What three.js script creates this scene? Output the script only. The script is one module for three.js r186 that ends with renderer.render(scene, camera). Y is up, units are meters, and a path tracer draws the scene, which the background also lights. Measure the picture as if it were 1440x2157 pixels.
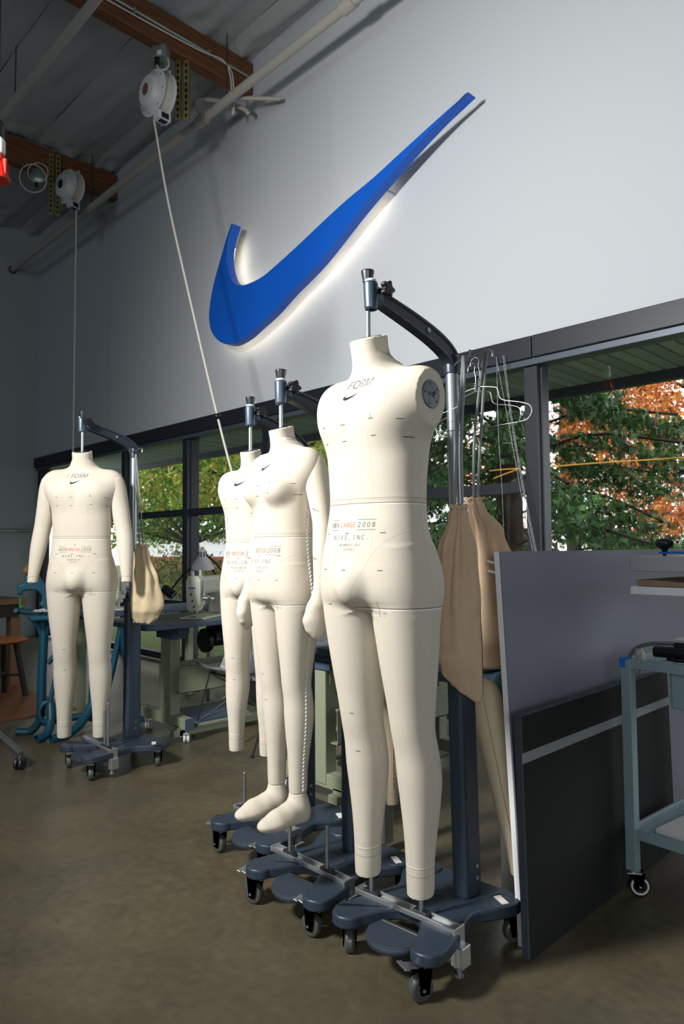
import * as THREE from 'three';
import { RoundedBoxGeometry } from 'three/addons/geometries/RoundedBoxGeometry.js';
import { mergeGeometries, mergeVertices, toCreasedNormals } from 'three/addons/utils/BufferGeometryUtils.js';
import { ImprovedNoise } from 'three/addons/math/ImprovedNoise.js';
import { RectAreaLightUniformsLib } from 'three/addons/lights/RectAreaLightUniformsLib.js';

// ------------------------------------------------------------ camera, sky, lights, exposure
const scene = new THREE.Scene();
const camera = new THREE.PerspectiveCamera(72.17, 1440 / 2157, 0.05, 200);
camera.rotation.order = 'YXZ';
camera.position.set(0, 1.18, 0);
camera.focus = 2.4; camera.userData.fStop = 5.6;
camera.rotation.set(THREE.MathUtils.degToRad(2.95), THREE.MathUtils.degToRad(45.6), -0.0064);

const renderer = new THREE.WebGLRenderer({ antialias: true });
renderer.toneMapping = THREE.LinearToneMapping;
renderer.toneMappingExposure = 1.0;
renderer.shadowMap.enabled = true;
RectAreaLightUniformsLib.init();

scene.background = new THREE.Color().setRGB(1.0, 1.02, 1.05);   // even overcast sky
scene.backgroundIntensity = 2.4;

function areaLight(color, intensity, w, h, pos, target) {
  const l = new THREE.RectAreaLight(color, intensity, w, h);
  l.position.set(...pos); l.lookAt(...target); scene.add(l);
  return l;
}
// photographer's soft lamp, in front of the wall, aimed at the forms and the sign
const key = new THREE.SpotLight(new THREE.Color().setRGB(1, 0.97, 0.93), 84, 0, 1.0, 1, 2);
key.position.set(-2.3, 2.9, 1.05); key.target.position.set(-2.1, 2.1, -2.8); key.castShadow = true; key.shadow.radius = 12;
key.shadow.mapSize.set(2048, 2048); scene.add(key, key.target);
// daylight from the windows on the other side of the room
areaLight(new THREE.Color().setRGB(0.78, 0.9, 1), 1.8, 4.5, 2.2, [1.5, 2.6, 5.6], [-2.5, 1.2, -3]);
// soft room daylight from the right, behind the camera
areaLight(new THREE.Color().setRGB(0.95, 0.98, 1.0), 5, 2.2, 1.6, [3.0, 1.7, 2.4], [-1.2, 0.9, -1.8]);
// daylight from the windows at the left end of the room
areaLight(new THREE.Color().setRGB(0.8, 0.93, 1), 5, 2, 1.6, [-2.9, 4.0, 5.6], [-9, 2.2, -3]);

// ------------------------------------------------------------ helpers
const V = (x, y, z) => new THREE.Vector3(x, y, z);
const noise = new ImprovedNoise();
let seedState = 7;
const rnd = () => { seedState = (seedState * 1664525 + 1013904223) >>> 0; return seedState / 4294967296; };
const lin = (hex) => new THREE.Color(hex);
function mat(color, roughness = 0.6, metalness = 0, extra = {}) {
  return new THREE.MeshStandardMaterial({ color: lin(color), roughness, metalness, ...extra });
}
const taken = {};
function numbered(n) { if (taken[n] === undefined) { taken[n] = 0; return n; } taken[n]++; return n + '_' + String(taken[n]).padStart(3, '0'); }
function tag(o, label, category, group) { o.userData.label = label; o.userData.category = category; if (group) o.userData.group = group; return o; }
function thing(name, label, category, pos = [0, 0, 0], turn = 0, group) {
  const o = new THREE.Group(); o.name = numbered(name); scene.add(o);
  o.position.set(...pos); o.rotation.y = turn;
  return tag(o, label, category, group);
}
function struct(o) { o.userData.kind = 'structure'; return o; }
function shadowed(o) { o.castShadow = true; o.receiveShadow = true; return o; }
function P(parent, name, geo, m, label) {          // one named mesh under a thing or a part
  const o = shadowed(new THREE.Mesh(Array.isArray(geo) ? J(geo) : geo, m));
  if (parent === scene) o.name = numbered(name); else o.name = name;
  parent.add(o);
  if (label) o.userData.label = label;
  return o;
}
function part(parent, name, pos = [0, 0, 0], rot = [0, 0, 0]) {
  const o = new THREE.Group(); o.name = name; o.position.set(...pos); o.rotation.set(...rot); parent.add(o); return o;
}
function J(list) {
  return mergeGeometries(list.map((g) => {
    const n = g.index ? g.toNonIndexed() : g.clone();
    for (const k of Object.keys(n.attributes)) if (!['position', 'normal', 'uv'].includes(k)) n.deleteAttribute(k);
    if (!n.attributes.uv) n.setAttribute('uv', new THREE.BufferAttribute(new Float32Array(n.attributes.position.count * 2), 2));
    return n;
  }));
}
function box(x0, x1, y0, y1, z0, z1, r = 0) {
  const w = x1 - x0, h = y1 - y0, d = z1 - z0;
  const g = r > 0 ? new RoundedBoxGeometry(w, h, d, 2, Math.min(r, w / 2.01, h / 2.01, d / 2.01)) : new THREE.BoxGeometry(w, h, d);
  g.translate((x0 + x1) / 2, (y0 + y1) / 2, (z0 + z1) / 2); return g;
}
function rod(a, b, r0, r1 = r0, seg = 14) {
  const d = b.clone().sub(a), g = new THREE.CylinderGeometry(r1, r0, d.length(), seg);
  g.applyQuaternion(new THREE.Quaternion().setFromUnitVectors(V(0, 1, 0), d.clone().normalize()));
  g.translate((a.x + b.x) / 2, (a.y + b.y) / 2, (a.z + b.z) / 2); return g;
}
function bar(a, b, w, h, r = 0.002) {               // rectangular bar from a to b, w across, h upright
  const d = b.clone().sub(a), len = d.length();
  const g = r ? new RoundedBoxGeometry(w, h, len, 1, Math.min(r, w / 2.1, h / 2.1)) : new THREE.BoxGeometry(w, h, len);
  const m = new THREE.Matrix4().lookAt(b, a, Math.abs(d.y) > 0.95 * len ? V(0, 0, 1) : V(0, 1, 0));
  g.applyMatrix4(m); g.translate((a.x + b.x) / 2, (a.y + b.y) / 2, (a.z + b.z) / 2); return g;
}
function tube(points, r, seg = 40, rs = 8, closed = false) {
  return new THREE.TubeGeometry(new THREE.CatmullRomCurve3(points.map((p) => (p.isVector3 ? p : V(...p))), closed), seg, r, rs, closed);
}
function lathe(pts, seg = 24) { return new THREE.LatheGeometry(pts.map((p) => new THREE.Vector2(...p)), seg); }
function ball(r, x, y, z, sx = 1, sy = 1, sz = 1, seg = 14) { const g = new THREE.SphereGeometry(r, seg, Math.ceil(seg * 0.7)); g.scale(sx, sy, sz); g.translate(x, y, z); return g; }
function extrude(pts, depth, bevel = 0, seg = 2) {   // polygon in x,y, from z = 0 to depth
  const s = Array.isArray(pts) ? new THREE.Shape(pts.map((p) => new THREE.Vector2(...p))) : pts;
  return new THREE.ExtrudeGeometry(s, { depth: depth - 2 * bevel, bevelEnabled: bevel > 0, bevelSize: bevel, bevelThickness: bevel, bevelOffset: -bevel, bevelSegments: seg, curveSegments: 16 }).translate(0, 0, bevel);
}
function tr(g, x = 0, y = 0, z = 0, rx = 0, ry = 0, rz = 0) { g.rotateX(rx); g.rotateY(ry); g.rotateZ(rz); g.translate(x, y, z); return g; }

// ------------------------------------------------------------ textures and materials
function dataTex(n, fn, srgb = false) {
  const d = new Uint8Array(n * n * 4);
  for (let y = 0; y < n; y++) for (let x = 0; x < n; x++) {
    const c = fn(x / n, y / n), i = (y * n + x) * 4;
    d[i] = c[0]; d[i + 1] = c[1]; d[i + 2] = c[2]; d[i + 3] = 255;
  }
  const t = new THREE.DataTexture(d, n, n); t.wrapS = t.wrapT = THREE.RepeatWrapping;
  t.magFilter = THREE.LinearFilter; t.minFilter = THREE.LinearMipmapLinearFilter; t.generateMipmaps = true;
  if (srgb) t.colorSpace = THREE.SRGBColorSpace;
  t.needsUpdate = true; return t;
}
const cl = (v) => Math.max(0, Math.min(255, v));
function pnoise(u, v, f, o, seed = 0) {              // tiling fractal noise
  let s = 0, a = 1, t = 0;
  for (let i = 0; i < o; i++) {
    const x = u * f, y = v * f;
    const w = (p, q) => noise.noise(p + 0.13, q + 0.71, seed + i * 7.3);
    const bl = (1 - u) * (1 - v) * w(x, y) + u * (1 - v) * w(x - f, y) + (1 - u) * v * w(x, y - f) + u * v * w(x - f, y - f);
    s += a * bl; t += a; a *= 0.55; f *= 2;
  }
  return s / t;
}
const rep = (t, u, v) => { const c = t.clone(); c.repeat.set(u, v); c.needsUpdate = true; return c; };
const floorTex = dataTex(1024, (u, v) => {
  const a = pnoise(u, v, 5, 5, 1), b = pnoise(u, v, 60, 3, 4), k = 1 + a * 0.55 + b * 0.28;
  const warm = pnoise(u, v, 3, 3, 9);
  return [cl(89 * k + warm * 9), cl(82 * k), cl(64 * k - warm * 7)];
}, true);
const grain = dataTex(512, (u, v) => { const n = 128 + 110 * pnoise(u, v, 80, 3, 2); return [n, n, n]; });
const linenBump = dataTex(256, (u, v) => {
  const n = 128 + 50 * Math.sin(u * Math.PI * 2 * 40) * Math.sin(v * Math.PI * 2 * 40) + 60 * pnoise(u, v, 30, 2, 5); return [cl(n), cl(n), cl(n)];
});
const woodTex = dataTex(512, (u, v) => {
  const g = pnoise(u, v, 3, 4, 3), l = pnoise(u * 1, v, 24, 3, 8), s = Math.sin((v * 9 + g * 2.2) * Math.PI * 2);
  const k = 1 + 0.09 * s + 0.2 * l; return [cl(112 * k), cl(70 * k), cl(38 * k)];
}, true);
const clothTex = dataTex(512, (u, v) => {
  const k = 1 + 0.1 * pnoise(u, v, 6, 4, 12) + 0.12 * pnoise(u, v, 120, 2, 14); return [cl(205 * k), cl(186 * k), cl(152 * k)];
}, true);

const M = {
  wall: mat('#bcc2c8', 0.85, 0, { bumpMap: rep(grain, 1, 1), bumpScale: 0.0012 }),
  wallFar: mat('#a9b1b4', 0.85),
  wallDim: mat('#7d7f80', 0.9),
  ceilingCloth: mat('#a9adaf', 0.7),
  floor: new THREE.MeshStandardMaterial({ map: floorTex, roughness: 0.42, bumpMap: grain, bumpScale: 0.0006 }),
  frame: mat('#20262e', 0.45, 0.2),
  frameLight: mat('#4a5560', 0.4, 0.3),
  glass: new THREE.MeshPhysicalMaterial({ color: 0xffffff, roughness: 0.02, transmission: 1, thickness: 0, ior: 1.5 }),
  soffit: mat('#7c8b80', 0.7),
  fascia: mat('#3c4348', 0.6),
  steelBlue: mat('#323f4e', 0.42, 0.15, { bumpMap: rep(grain, 3, 3), bumpScale: 0.0002 }),
  armBlue: mat('#27303a', 0.4, 0.25),
  pedal: mat('#2b3641', 0.6),
  chrome: mat('#cdd0d2', 0.26, 0.85),
  steel: mat('#b4b7ba', 0.32, 0.9),
  darkSteel: mat('#55585c', 0.35, 0.9),
  alu: mat('#9aa2a9', 0.32, 0.85),
  collar: mat('#53626f', 0.35, 0.6),
  black: mat('#0c0d10', 0.4),
  blackMatt: mat('#111317', 0.8),
  rubber: mat('#26292b', 0.7),
  wheelGrey: new THREE.MeshPhysicalMaterial({ color: lin('#4c4f4a'), roughness: 0.4, clearcoat: 0.4 }),
  wheelHub: mat('#5a636b', 0.4),
  white: mat('#e4e6e8', 0.5),
  whitePlastic: mat('#cfd2d2', 0.4),
  sticker: mat('#e9e6df', 0.6),
  wood: new THREE.MeshStandardMaterial({ map: woodTex, roughness: 0.65 }),
  brownWood: mat('#7a5a3a', 0.6),
  orangeWood: mat('#a8662e', 0.55),
  darkWood: mat('#1d1512', 0.6),
  rackGrey: mat('#66696a', 0.5, 0.3),
  pipe: mat('#a9a79f', 0.5),
  conduit: mat('#a7b7b0', 0.35, 0.7),
  cordWhite: mat('#d5d3c8', 0.6),
  zinc: mat('#a39b62', 0.4, 0.7),
  hole: mat('#08080a', 0.9),
  linen: new THREE.MeshStandardMaterial({ color: lin('#d9c9aa'), roughness: 0.85, bumpMap: rep(linenBump, 5, 8), bumpScale: 0.0008 }),
  bag: new THREE.MeshStandardMaterial({ map: clothTex, roughness: 0.95, side: THREE.DoubleSide }),
  bagTan: new THREE.MeshStandardMaterial({ map: clothTex, color: lin('#fdf3fa'), roughness: 0.95, side: THREE.DoubleSide }),
  teal: mat('#0f4b61', 0.45, 0.1),
  tealDark: mat('#0d3f52', 0.5, 0.1),
  tableTop: mat('#5d666b', 0.5),
  tableEdge: mat('#3f5066', 0.5),
  beige: mat('#8c947c', 0.5),
  machine: mat('#d2d3c6', 0.35),
  signBlue: mat('#0659c4', 0.45),
  boardWhite: mat('#f0f1f6', 0.7),
  boardGrey: mat('#7d7f8c', 0.75),
  boardBlack: mat('#05070b', 0.85),
  boardEdge: mat('#4f5968', 0.8, 0, { bumpMap: rep(grain, 8, 8), bumpScale: 0.004 }),
  tapeGrey: mat('#84898c', 0.6),
  tapeBlue: mat('#1a6fd6', 0.6),
  cart: mat('#8aa1a8', 0.5, 0.1),
  brushed: mat('#b9bec5', 0.4, 0.35),
  cardboard: mat('#9a8069', 0.8),
  paper: mat('#d6d3d0', 0.85),
  red: mat('#c92312', 0.5),
  clearPlastic: new THREE.MeshPhysicalMaterial({ color: lin('#4f8c9b'), roughness: 0.1, transmission: 0.35, thickness: 0, clearcoat: 1 }),
  ink: mat('#15151a', 0.7),
};
// ------------------------------------------------------------ room shell
const XL = -10, XR = 4.4, ZW = -3.8, ZB = 6, TOP = 5.72;
{
  const g = box(XL - 0.3, XR + 0.3, -0.2, 0, ZW - 0.2, ZB + 0.3);
  const p = g.attributes.position, uv = g.attributes.uv;
  for (let i = 0; i < p.count; i++) uv.setXY(i, p.getX(i) / 2.2, p.getZ(i) / 2.2);
  struct(P(scene, 'floor', g, M.floor));
  const gw = box(XL - 0.2, XR + 0.2, 2.45, TOP + 0.3, ZW - 0.2, ZW);
  const pw = gw.attributes.position, uw = gw.attributes.uv;
  for (let i = 0; i < pw.count; i++) uw.setXY(i, pw.getX(i) / 0.5, pw.getY(i) / 0.5);
  struct(P(scene, 'wall_front', gw, M.wall));
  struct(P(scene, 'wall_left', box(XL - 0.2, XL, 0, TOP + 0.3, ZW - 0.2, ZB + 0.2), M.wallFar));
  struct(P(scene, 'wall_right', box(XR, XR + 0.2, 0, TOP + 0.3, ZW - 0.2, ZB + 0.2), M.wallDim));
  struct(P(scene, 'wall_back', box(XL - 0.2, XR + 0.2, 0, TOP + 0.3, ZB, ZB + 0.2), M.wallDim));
}
// ceiling: roof deck with a fabric faced blanket hung in strips between the beams
{
  const ceiling = struct(P(scene, 'ceiling', box(XL - 0.2, XR + 0.2, TOP + 0.05, TOP + 0.3, ZW - 0.2, ZB + 0.2), M.ceilingCloth));
  const bays = [-10, -7.68, -5.06, -2.44, 0.18, 2.8, 4.4];
  const seams = [-3.8, -3.54, -2.88, -2.2, -1.54, -0.88, -0.22, 0.44, 1.1, 1.76, 2.42, 3.08, 3.74, 4.4, 5.06, 6];
  for (let b = 0; b < bays.length - 1; b++) for (let s = 0; s < seams.length - 1; s++) {
    const near = s < 7 && b < 5, nx = near ? 46 : 6, nz = near ? 16 : 4;
    const x0 = bays[b], x1 = bays[b + 1], z0 = seams[s], z1 = seams[s + 1];
    const g = new THREE.PlaneGeometry(1, 1, nx, nz); g.rotateX(Math.PI / 2);
    const p = g.attributes.position;
    for (let i = 0; i < p.count; i++) {
      const u = p.getX(i) + 0.5, v = p.getZ(i) + 0.5, x = x0 + u * (x1 - x0), z = z0 + v * (z1 - z0);
      const edge = Math.sin(Math.PI * v), ends = Math.min(u, 1 - u) * (x1 - x0);
      const pull = Math.exp(-ends / 0.28);
      let y = TOP - 0.035 * edge - 0.02 * Math.sin(Math.PI * u);
      y += 0.026 * edge * noise.noise(x * 1.3 + z * 3, z * 9 + s * 4, b * 3.7) + 0.03 * edge * noise.noise(x * 0.9, z * 3.2, s * 5.1 + b);
      y += 0.08 * pull * edge * noise.noise(x * 6, z * 7 + s, 3) - 0.055 * pull;
      p.setXYZ(i, x, y, z);
    }
    g.computeVertexNormals();
    P(ceiling, 'ceiling_panel', g, M.ceilingCloth).material.side = THREE.DoubleSide;
  }
  for (const z of seams.slice(1, 7)) P(ceiling, 'seam', tube(Array.from({ length: 24 }, (_, i) => V(XL + i * 0.5, TOP - 0.014 + 0.006 * noise.noise(i * 0.7, z, 1), z)), 0.008, 90, 5), M.fascia);
}
// glued timber beams under the blanket
function beam(x, y0, y1, label) {
  const g = box(x - 0.055, x + 0.055, y0, y1, ZW + 0.02, ZB - 0.02, 0.006);
  const p = g.attributes.position, uv = g.attributes.uv;
  for (let i = 0; i < p.count; i++) uv.setXY(i, p.getZ(i) / 1.6, (p.getY(i) + p.getX(i)) / 0.5);
  const o = P(scene, 'ceiling_beam', g, M.wood); struct(o); o.userData.label = label; return o;
}
beam(-5.05, 5.33, 5.62, 'brown timber ceiling beam nearest the camera, carrying the conduit');
beam(-7.68, 5.31, 5.6, 'brown timber ceiling beam further back');
beam(-2.44, 5.33, 5.62, 'brown timber ceiling beam above the camera');
beam(0.18, 5.33, 5.62, 'brown timber ceiling beam above the cart');
// dark header above the windows
{
  const h = struct(P(scene, 'window_header', [box(-10.0, -2.2, 2.33, 2.463, ZW - 0.06, ZW + 0.035, 0.004), box(-2.195, XR, 2.33, 2.463, ZW - 0.06, ZW + 0.035, 0.004)], M.frame));
  P(h, 'trim_lip', box(-10.0, XR, 2.29, 2.335, ZW - 0.1, ZW + 0.01, 0.004), M.frameLight);
}
// windows: dark metal posts, rails and single panes
{
  const posts = []; for (let k = -3; k < 7; k++) posts.push(-2.24 - 1.31 * k);
  posts.sort((a, b) => a - b);
  const xs = [-9.94, ...posts.filter((x) => x > -9.8 && x < XR), XR - 0.05];
  for (let i = 0; i < xs.length; i++) {
    const x = xs[i], w = 0.045;
    struct(P(scene, 'window_post', [box(x - w, x + w, 0, 2.33, ZW - 0.16, ZW - 0.02, 0.003), box(x - w - 0.012, x - w + 0.006, 0, 2.33, ZW - 0.12, ZW - 0.06), box(x + w - 0.006, x + w + 0.012, 0, 2.33, ZW - 0.12, ZW - 0.06)], M.frame));
  }
  for (let i = 0; i < xs.length - 1; i++) {
    const a = xs[i] + 0.045, b = xs[i + 1] - 0.045, bigPane = xs[i] > -2.4;
    const w = new THREE.Group(); w.name = 'window_' + (i + 1); scene.add(w); struct(w);
    const rails = bigPane ? [0.06, 0.62] : [0.06, 0.62, 1.553];
    for (const y of rails) P(w, 'window_rail', box(a, b, y - 0.035, y + 0.035, ZW - 0.14, ZW - 0.05, 0.003), M.frame);
    const ys = [...rails, 2.36];
    for (let k = 0; k < ys.length - 1; k++) P(w, 'pane', box(a - 0.01, b + 0.01, ys[k] + 0.03, ys[k + 1] - 0.03, ZW - 0.096, ZW - 0.09), M.glass);
  }
}
// ------------------------------------------------------------ outside: eaves, trees, ground
{
  const sof = struct(P(scene, 'roof_eaves', box(-12, 5, 2.5, 2.7, -5.25, -3.98), M.blackMatt));
  const ms = [M.soffit, mat('#748378', 0.7), mat('#839285', 0.7)];
  const pg = box(-0.048, 0.048, 2.455, 2.498, -5.19, -3.99, 0.006);
  for (let i = 0; i < 92; i++) { const o = P(sof, 'soffit_plank', pg, ms[i % 3]); o.position.x = -10.4 + i * 0.109; }
  P(sof, 'fascia_board', box(-12, 5, 2.38, 2.7, -5.26, -5.2, 0.006), M.fascia);
  const vent = P(sof, 'soffit_light', lathe([[0, 2.425], [0.13, 2.43], [0.16, 2.45], [0.16, 2.46]], 28), M.frameLight); vent.position.set(-5.9, 0, -4.5);
  const g = new THREE.PlaneGeometry(90, 60, 60, 40); g.rotateX(-Math.PI / 2); g.translate(-12, 0, -34.2);
  const p = g.attributes.position;
  for (let i = 0; i < p.count; i++) p.setY(i, -0.12 + 0.2 * noise.noise(p.getX(i) * 0.2, p.getZ(i) * 0.2, 2));
  g.computeVertexNormals();
  const grassTex = dataTex(256, (u, v) => { const k = 1 + 0.7 * pnoise(u, v, 24, 4, 21); return [cl(70 * k), cl(88 * k), cl(34 * k)]; }, true);
  struct(P(scene, 'ground', g, new THREE.MeshStandardMaterial({ map: rep(grassTex, 40, 30), roughness: 1 })));
}
const leafShape = (() => { const s = new THREE.Shape(); s.moveTo(0, -0.5); s.quadraticCurveTo(0.38, -0.1, 0, 0.5); s.quadraticCurveTo(-0.38, -0.1, 0, -0.5); return new THREE.ShapeGeometry(s, 2); })();
const needleShape = (() => {                          // a flat spray of a conifer: five fingers
  const a = []; for (let i = -2; i <= 2; i++) { const s = new THREE.PlaneGeometry(0.14, 0.85 - Math.abs(i) * 0.12); s.translate(0, 0.38, 0); s.rotateZ(i * 0.42); a.push(s); } return J(a);
})();
function leaves(parent, shape, spots, size, colors, leafMat) {
  const im = new THREE.InstancedMesh(shape, leafMat, spots.length), m = new THREE.Matrix4(), q = new THREE.Quaternion(), e = new THREE.Euler(), c = new THREE.Color();
  spots.forEach((s, i) => {
    e.set(rnd() * 6.3, rnd() * 6.3, rnd() * 6.3); q.setFromEuler(e);
    const k = size * (0.6 + rnd() * 0.8);
    m.compose(s, q, V(k, k, k)); im.setMatrixAt(i, m);
    c.set(colors[Math.floor(rnd() * colors.length)]).multiplyScalar(0.75 + rnd() * 0.5); im.setColorAt(i, c);
  });
  im.name = 'foliage'; im.userData.kind = 'stuff'; im.castShadow = true; parent.add(im); return im;
}
const leafMat = new THREE.MeshPhysicalMaterial({ color: 0xffffff, roughness: 0.8, side: THREE.DoubleSide, transmission: 0.35, thickness: 0 });
function clusterSpots(centers, per, spread) {
  const out = [];
  for (const [x, y, z, r] of centers) for (let i = 0; i < per * r; i++) {
    const a = V(rnd() * 2 - 1, rnd() * 2 - 1, rnd() * 2 - 1); if (a.length() > 1) { i--; continue; }
    out.push(V(x + a.x * r * spread, y + a.y * r * spread * 0.7, z + a.z * r * spread));
  }
  return out;
}
const barkDark = mat('#33281f', 0.95), barkGrey = mat('#4f4a42', 0.95);
// maple with green and yellow leaves, left windows
{
  const t = thing('maple_tree', 'broad tree with green and yellow leaves outside the left windows', 'tree', [-12.8, -0.1, -10.5]);
  const br = [tube([[0, 0, 0], [0.1, 1.2, 0], [-0.1, 2.4, 0.1]], 0.26, 16, 9)], cs = [];
  for (let i = 0; i < 16; i++) {
    const a = i * 2.4, l = 1.4 + rnd() * 2.0, y = 1.5 + rnd() * 1.0, ex = Math.cos(a) * l, ez = Math.sin(a) * l, ey = y + 0.4 + rnd() * 2.4;
    br.push(tube([[0, y - 0.3, 0], [ex * 0.5, (y + ey) / 2 + 0.1, ez * 0.5], [ex, ey, ez]], 0.045, 10, 6));
    cs.push([ex, ey, ez, 1], [ex * 0.6, ey + 0.4, ez * 0.6, 0.8], [ex * 1.1, ey - 0.5, ez * 1.1, 0.7]);
  }
  P(t, 'trunk', br, barkDark);
  leaves(t, leafShape, clusterSpots(cs, 620, 0.95), 0.15, ['#7f9a22', '#5f8a1c', '#a3a82a', '#c29a2c', '#49701a', '#8fae2c'], leafMat);
}
{
  const t = thing('maple_tree', 'green tree further left, filling the leftmost window', 'tree', [-19, -0.1, -12]);
  const br = [tube([[0, 0, 0], [0.1, 1.2, 0], [-0.1, 2.6, 0.1]], 0.22, 16, 9)], cs = [];
  for (let i = 0; i < 14; i++) {
    const a = i * 2.4, l = 1.2 + rnd() * 2.0, ex = Math.cos(a) * l, ez = Math.sin(a) * l, ey = 1.8 + rnd() * 2.8;
    br.push(tube([[0, 1.4, 0], [ex * 0.5, (1.4 + ey) / 2, ez * 0.5], [ex, ey, ez]], 0.04, 10, 6)); cs.push([ex, ey, ez, 1.1], [ex * 0.6, ey, ez * 0.6, 0.8]);
  }
  P(t, 'trunk', br, barkDark);
  leaves(t, leafShape, clusterSpots(cs, 420, 1), 0.17, ['#6d8f20', '#4f7a1c', '#8f9c28', '#3f641a'], leafMat);
}
// dark conifer
{
  const t = thing('conifer_tree', 'dark green conifer with drooping branches outside the middle window', 'tree', [-5.05, -0.1, -8.0]);
  const br = [rod(V(0, 0, 0), V(0.05, 7, 0), 0.2, 0.1, 12)], spots = [];
  for (let i = 0; i < 74; i++) {
    const y = 0.6 + (i / 74) * 6, a = i * 2.399, l = (1.5 + rnd() * 1.5) * (1 - y / 14);
    const dx = Math.cos(a) * l, dz = Math.sin(a) * l, dr = 0.1 + rnd() * 0.4, end = V(dx, y + 0.35 - dr, dz);
    br.push(tube([[0, y, 0], [dx * 0.5, y + 0.3, dz * 0.5], [end.x, end.y, end.z]], 0.018, 8, 5));
    for (let k = 0; k < 560; k++) {
      const f = 0.25 + 0.8 * Math.sqrt(rnd()), w = 0.36 * f + 0.05;
      spots.push(V(dx * f + (rnd() - 0.5) * w * 1.3, y + 0.3 * Math.sin(f * 3.1) + (0.05 - dr) * f * f + (rnd() - 0.5) * 0.22, dz * f + (rnd() - 0.5) * w * 1.3));
    }
  }
  P(t, 'trunk', br, barkDark);
  leaves(t, needleShape, spots, 0.085, ['#2a5a1c', '#386a20', '#1d4416', '#4a7a26', '#2c5a20'], leafMat);
}
// orange autumn trees
function autumn(pos, label, h, n, seedCol, per) {
  const t = thing('autumn_tree', label, 'tree', pos);
  const br = [tube([[0, 0, 0], [0.1, h * 0.3, 0], [0, h * 0.55, 0.1], [0.1, h, 0]], 0.16, 16, 9)], cs = [];
  for (let i = 0; i < n; i++) {
    const a = i * 2.4, l = 0.8 + rnd() * 2.0, y = h * 0.15 + rnd() * h * 0.75, ex = Math.cos(a) * l, ez = Math.sin(a) * l, ey = y + 0.3 + rnd() * 1.0;
    br.push(tube([[0, y * 0.8, 0], [ex * 0.5, (y + ey) / 2 + 0.1, ez * 0.5], [ex, ey, ez]], 0.035, 10, 6));
    cs.push([ex, ey, ez, 0.9], [ex * 0.7, ey - 0.2, ez * 0.7, 0.7], [ex * 1.15, ey - 0.4, ez * 1.1, 0.55]);
  }
  P(t, 'trunk', br, barkGrey);
  leaves(t, leafShape, clusterSpots(cs, per, 0.85), 0.12, seedCol, leafMat);
}
autumn([-4.2, -0.1, -13.5], 'bright orange autumn tree behind the conifer, right window', 6.5, 26, ['#d9822a', '#c4661c', '#e09a3a', '#b9561a', '#e3a94a'], 420);
autumn([-7.6, -0.1, -14.5], 'rust orange autumn tree further back behind the conifer', 6, 16, ['#b9601e', '#c97a2a', '#9a4a18', '#8a8a2a'], 420);
// low shrubs along the glass
for (const [x, z, r, lab, cols] of [
  [-1.6, -8.6, 1.1, 'low evergreen shrub under the conifer seen above the grey board', ['#2f5a24', '#3f6e2a', '#5a7d2c']],
  [-3.55, -6.2, 0.6, 'dark shrub below the hanging wire hangers outside the glass', ['#24421c', '#4a5a20', '#7d6a22']],
  [-8.6, -7.4, 1.0, 'olive shrub outside the glass under the sewing table', ['#6a7a2a', '#55661f', '#7f8430']],
  [-11.6, -7.2, 1.1, 'olive shrub outside behind the left form', ['#5a6a26', '#48591f', '#73782a']],
]) {
  const t = thing('shrub', lab, 'shrub', [x, -0.1, z]);
  P(t, 'stem', Array.from({ length: 9 }, (_, i) => rod(V(0, 0, 0), V(Math.cos(i * 2.4) * r * 0.7, r * 0.6 + rnd() * r * 0.5, Math.sin(i * 2.4) * r * 0.7), 0.012, 0.005, 5)), barkDark);
  leaves(t, leafShape, clusterSpots([[0, r * 0.55, 0, 1], [r * 0.5, r * 0.5, 0.2, 0.8], [-r * 0.5, r * 0.5, -0.2, 0.8]], 1300, r), 0.1, cols, leafMat);
}
{ // far low building and cars seen below the maple
  const b = thing('low_building', 'far white low building with rust red base beyond the maple', 'building', [-27, -0.1, -25], 0.5);
  P(b, 'wall', box(-9, 9, 0.9, 1.9, -3, 3), M.white); P(b, 'base_wall', box(-9.1, 9.1, 0, 0.9, -3.1, 3.1), mat('#8a4a30', 0.8)); P(b, 'roof', box(-9.4, 9.4, 1.9, 2.1, -3.4, 3.4), M.fascia);
  for (let i = 0; i < 7; i++) P(b, 'window', box(-8 + i * 2.4, -6.6 + i * 2.4, 1.2, 1.7, 2.98, 3.02), M.glass);
}
{
  const y = tag(P(scene, 'guy_line', tube([[-3.6, 1.932, -6], [-2.9, 1.926, -6], [-2.1, 1.9, -6], [-0.6, 1.86, -6]], 0.007, 40, 6), mat('#e0a83e', 0.6)), 'thin yellow line stretched outside across the right window', 'line');
  const z = tag(P(scene, 'guy_line', [tube([[-4.0, 1.949, -6.0], [-3.85, 1.95, -6.0], [-3.66, 1.944, -6.0]], 0.007, 20, 6), tube([[-3.95, 1.868, -6.0], [-3.83, 1.9, -6.0], [-3.66, 1.94, -6.0]], 0.007, 20, 6)], mat('#e0a83e', 0.6)), 'short forked yellow line outside below the wire hangers', 'line');
}
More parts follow.
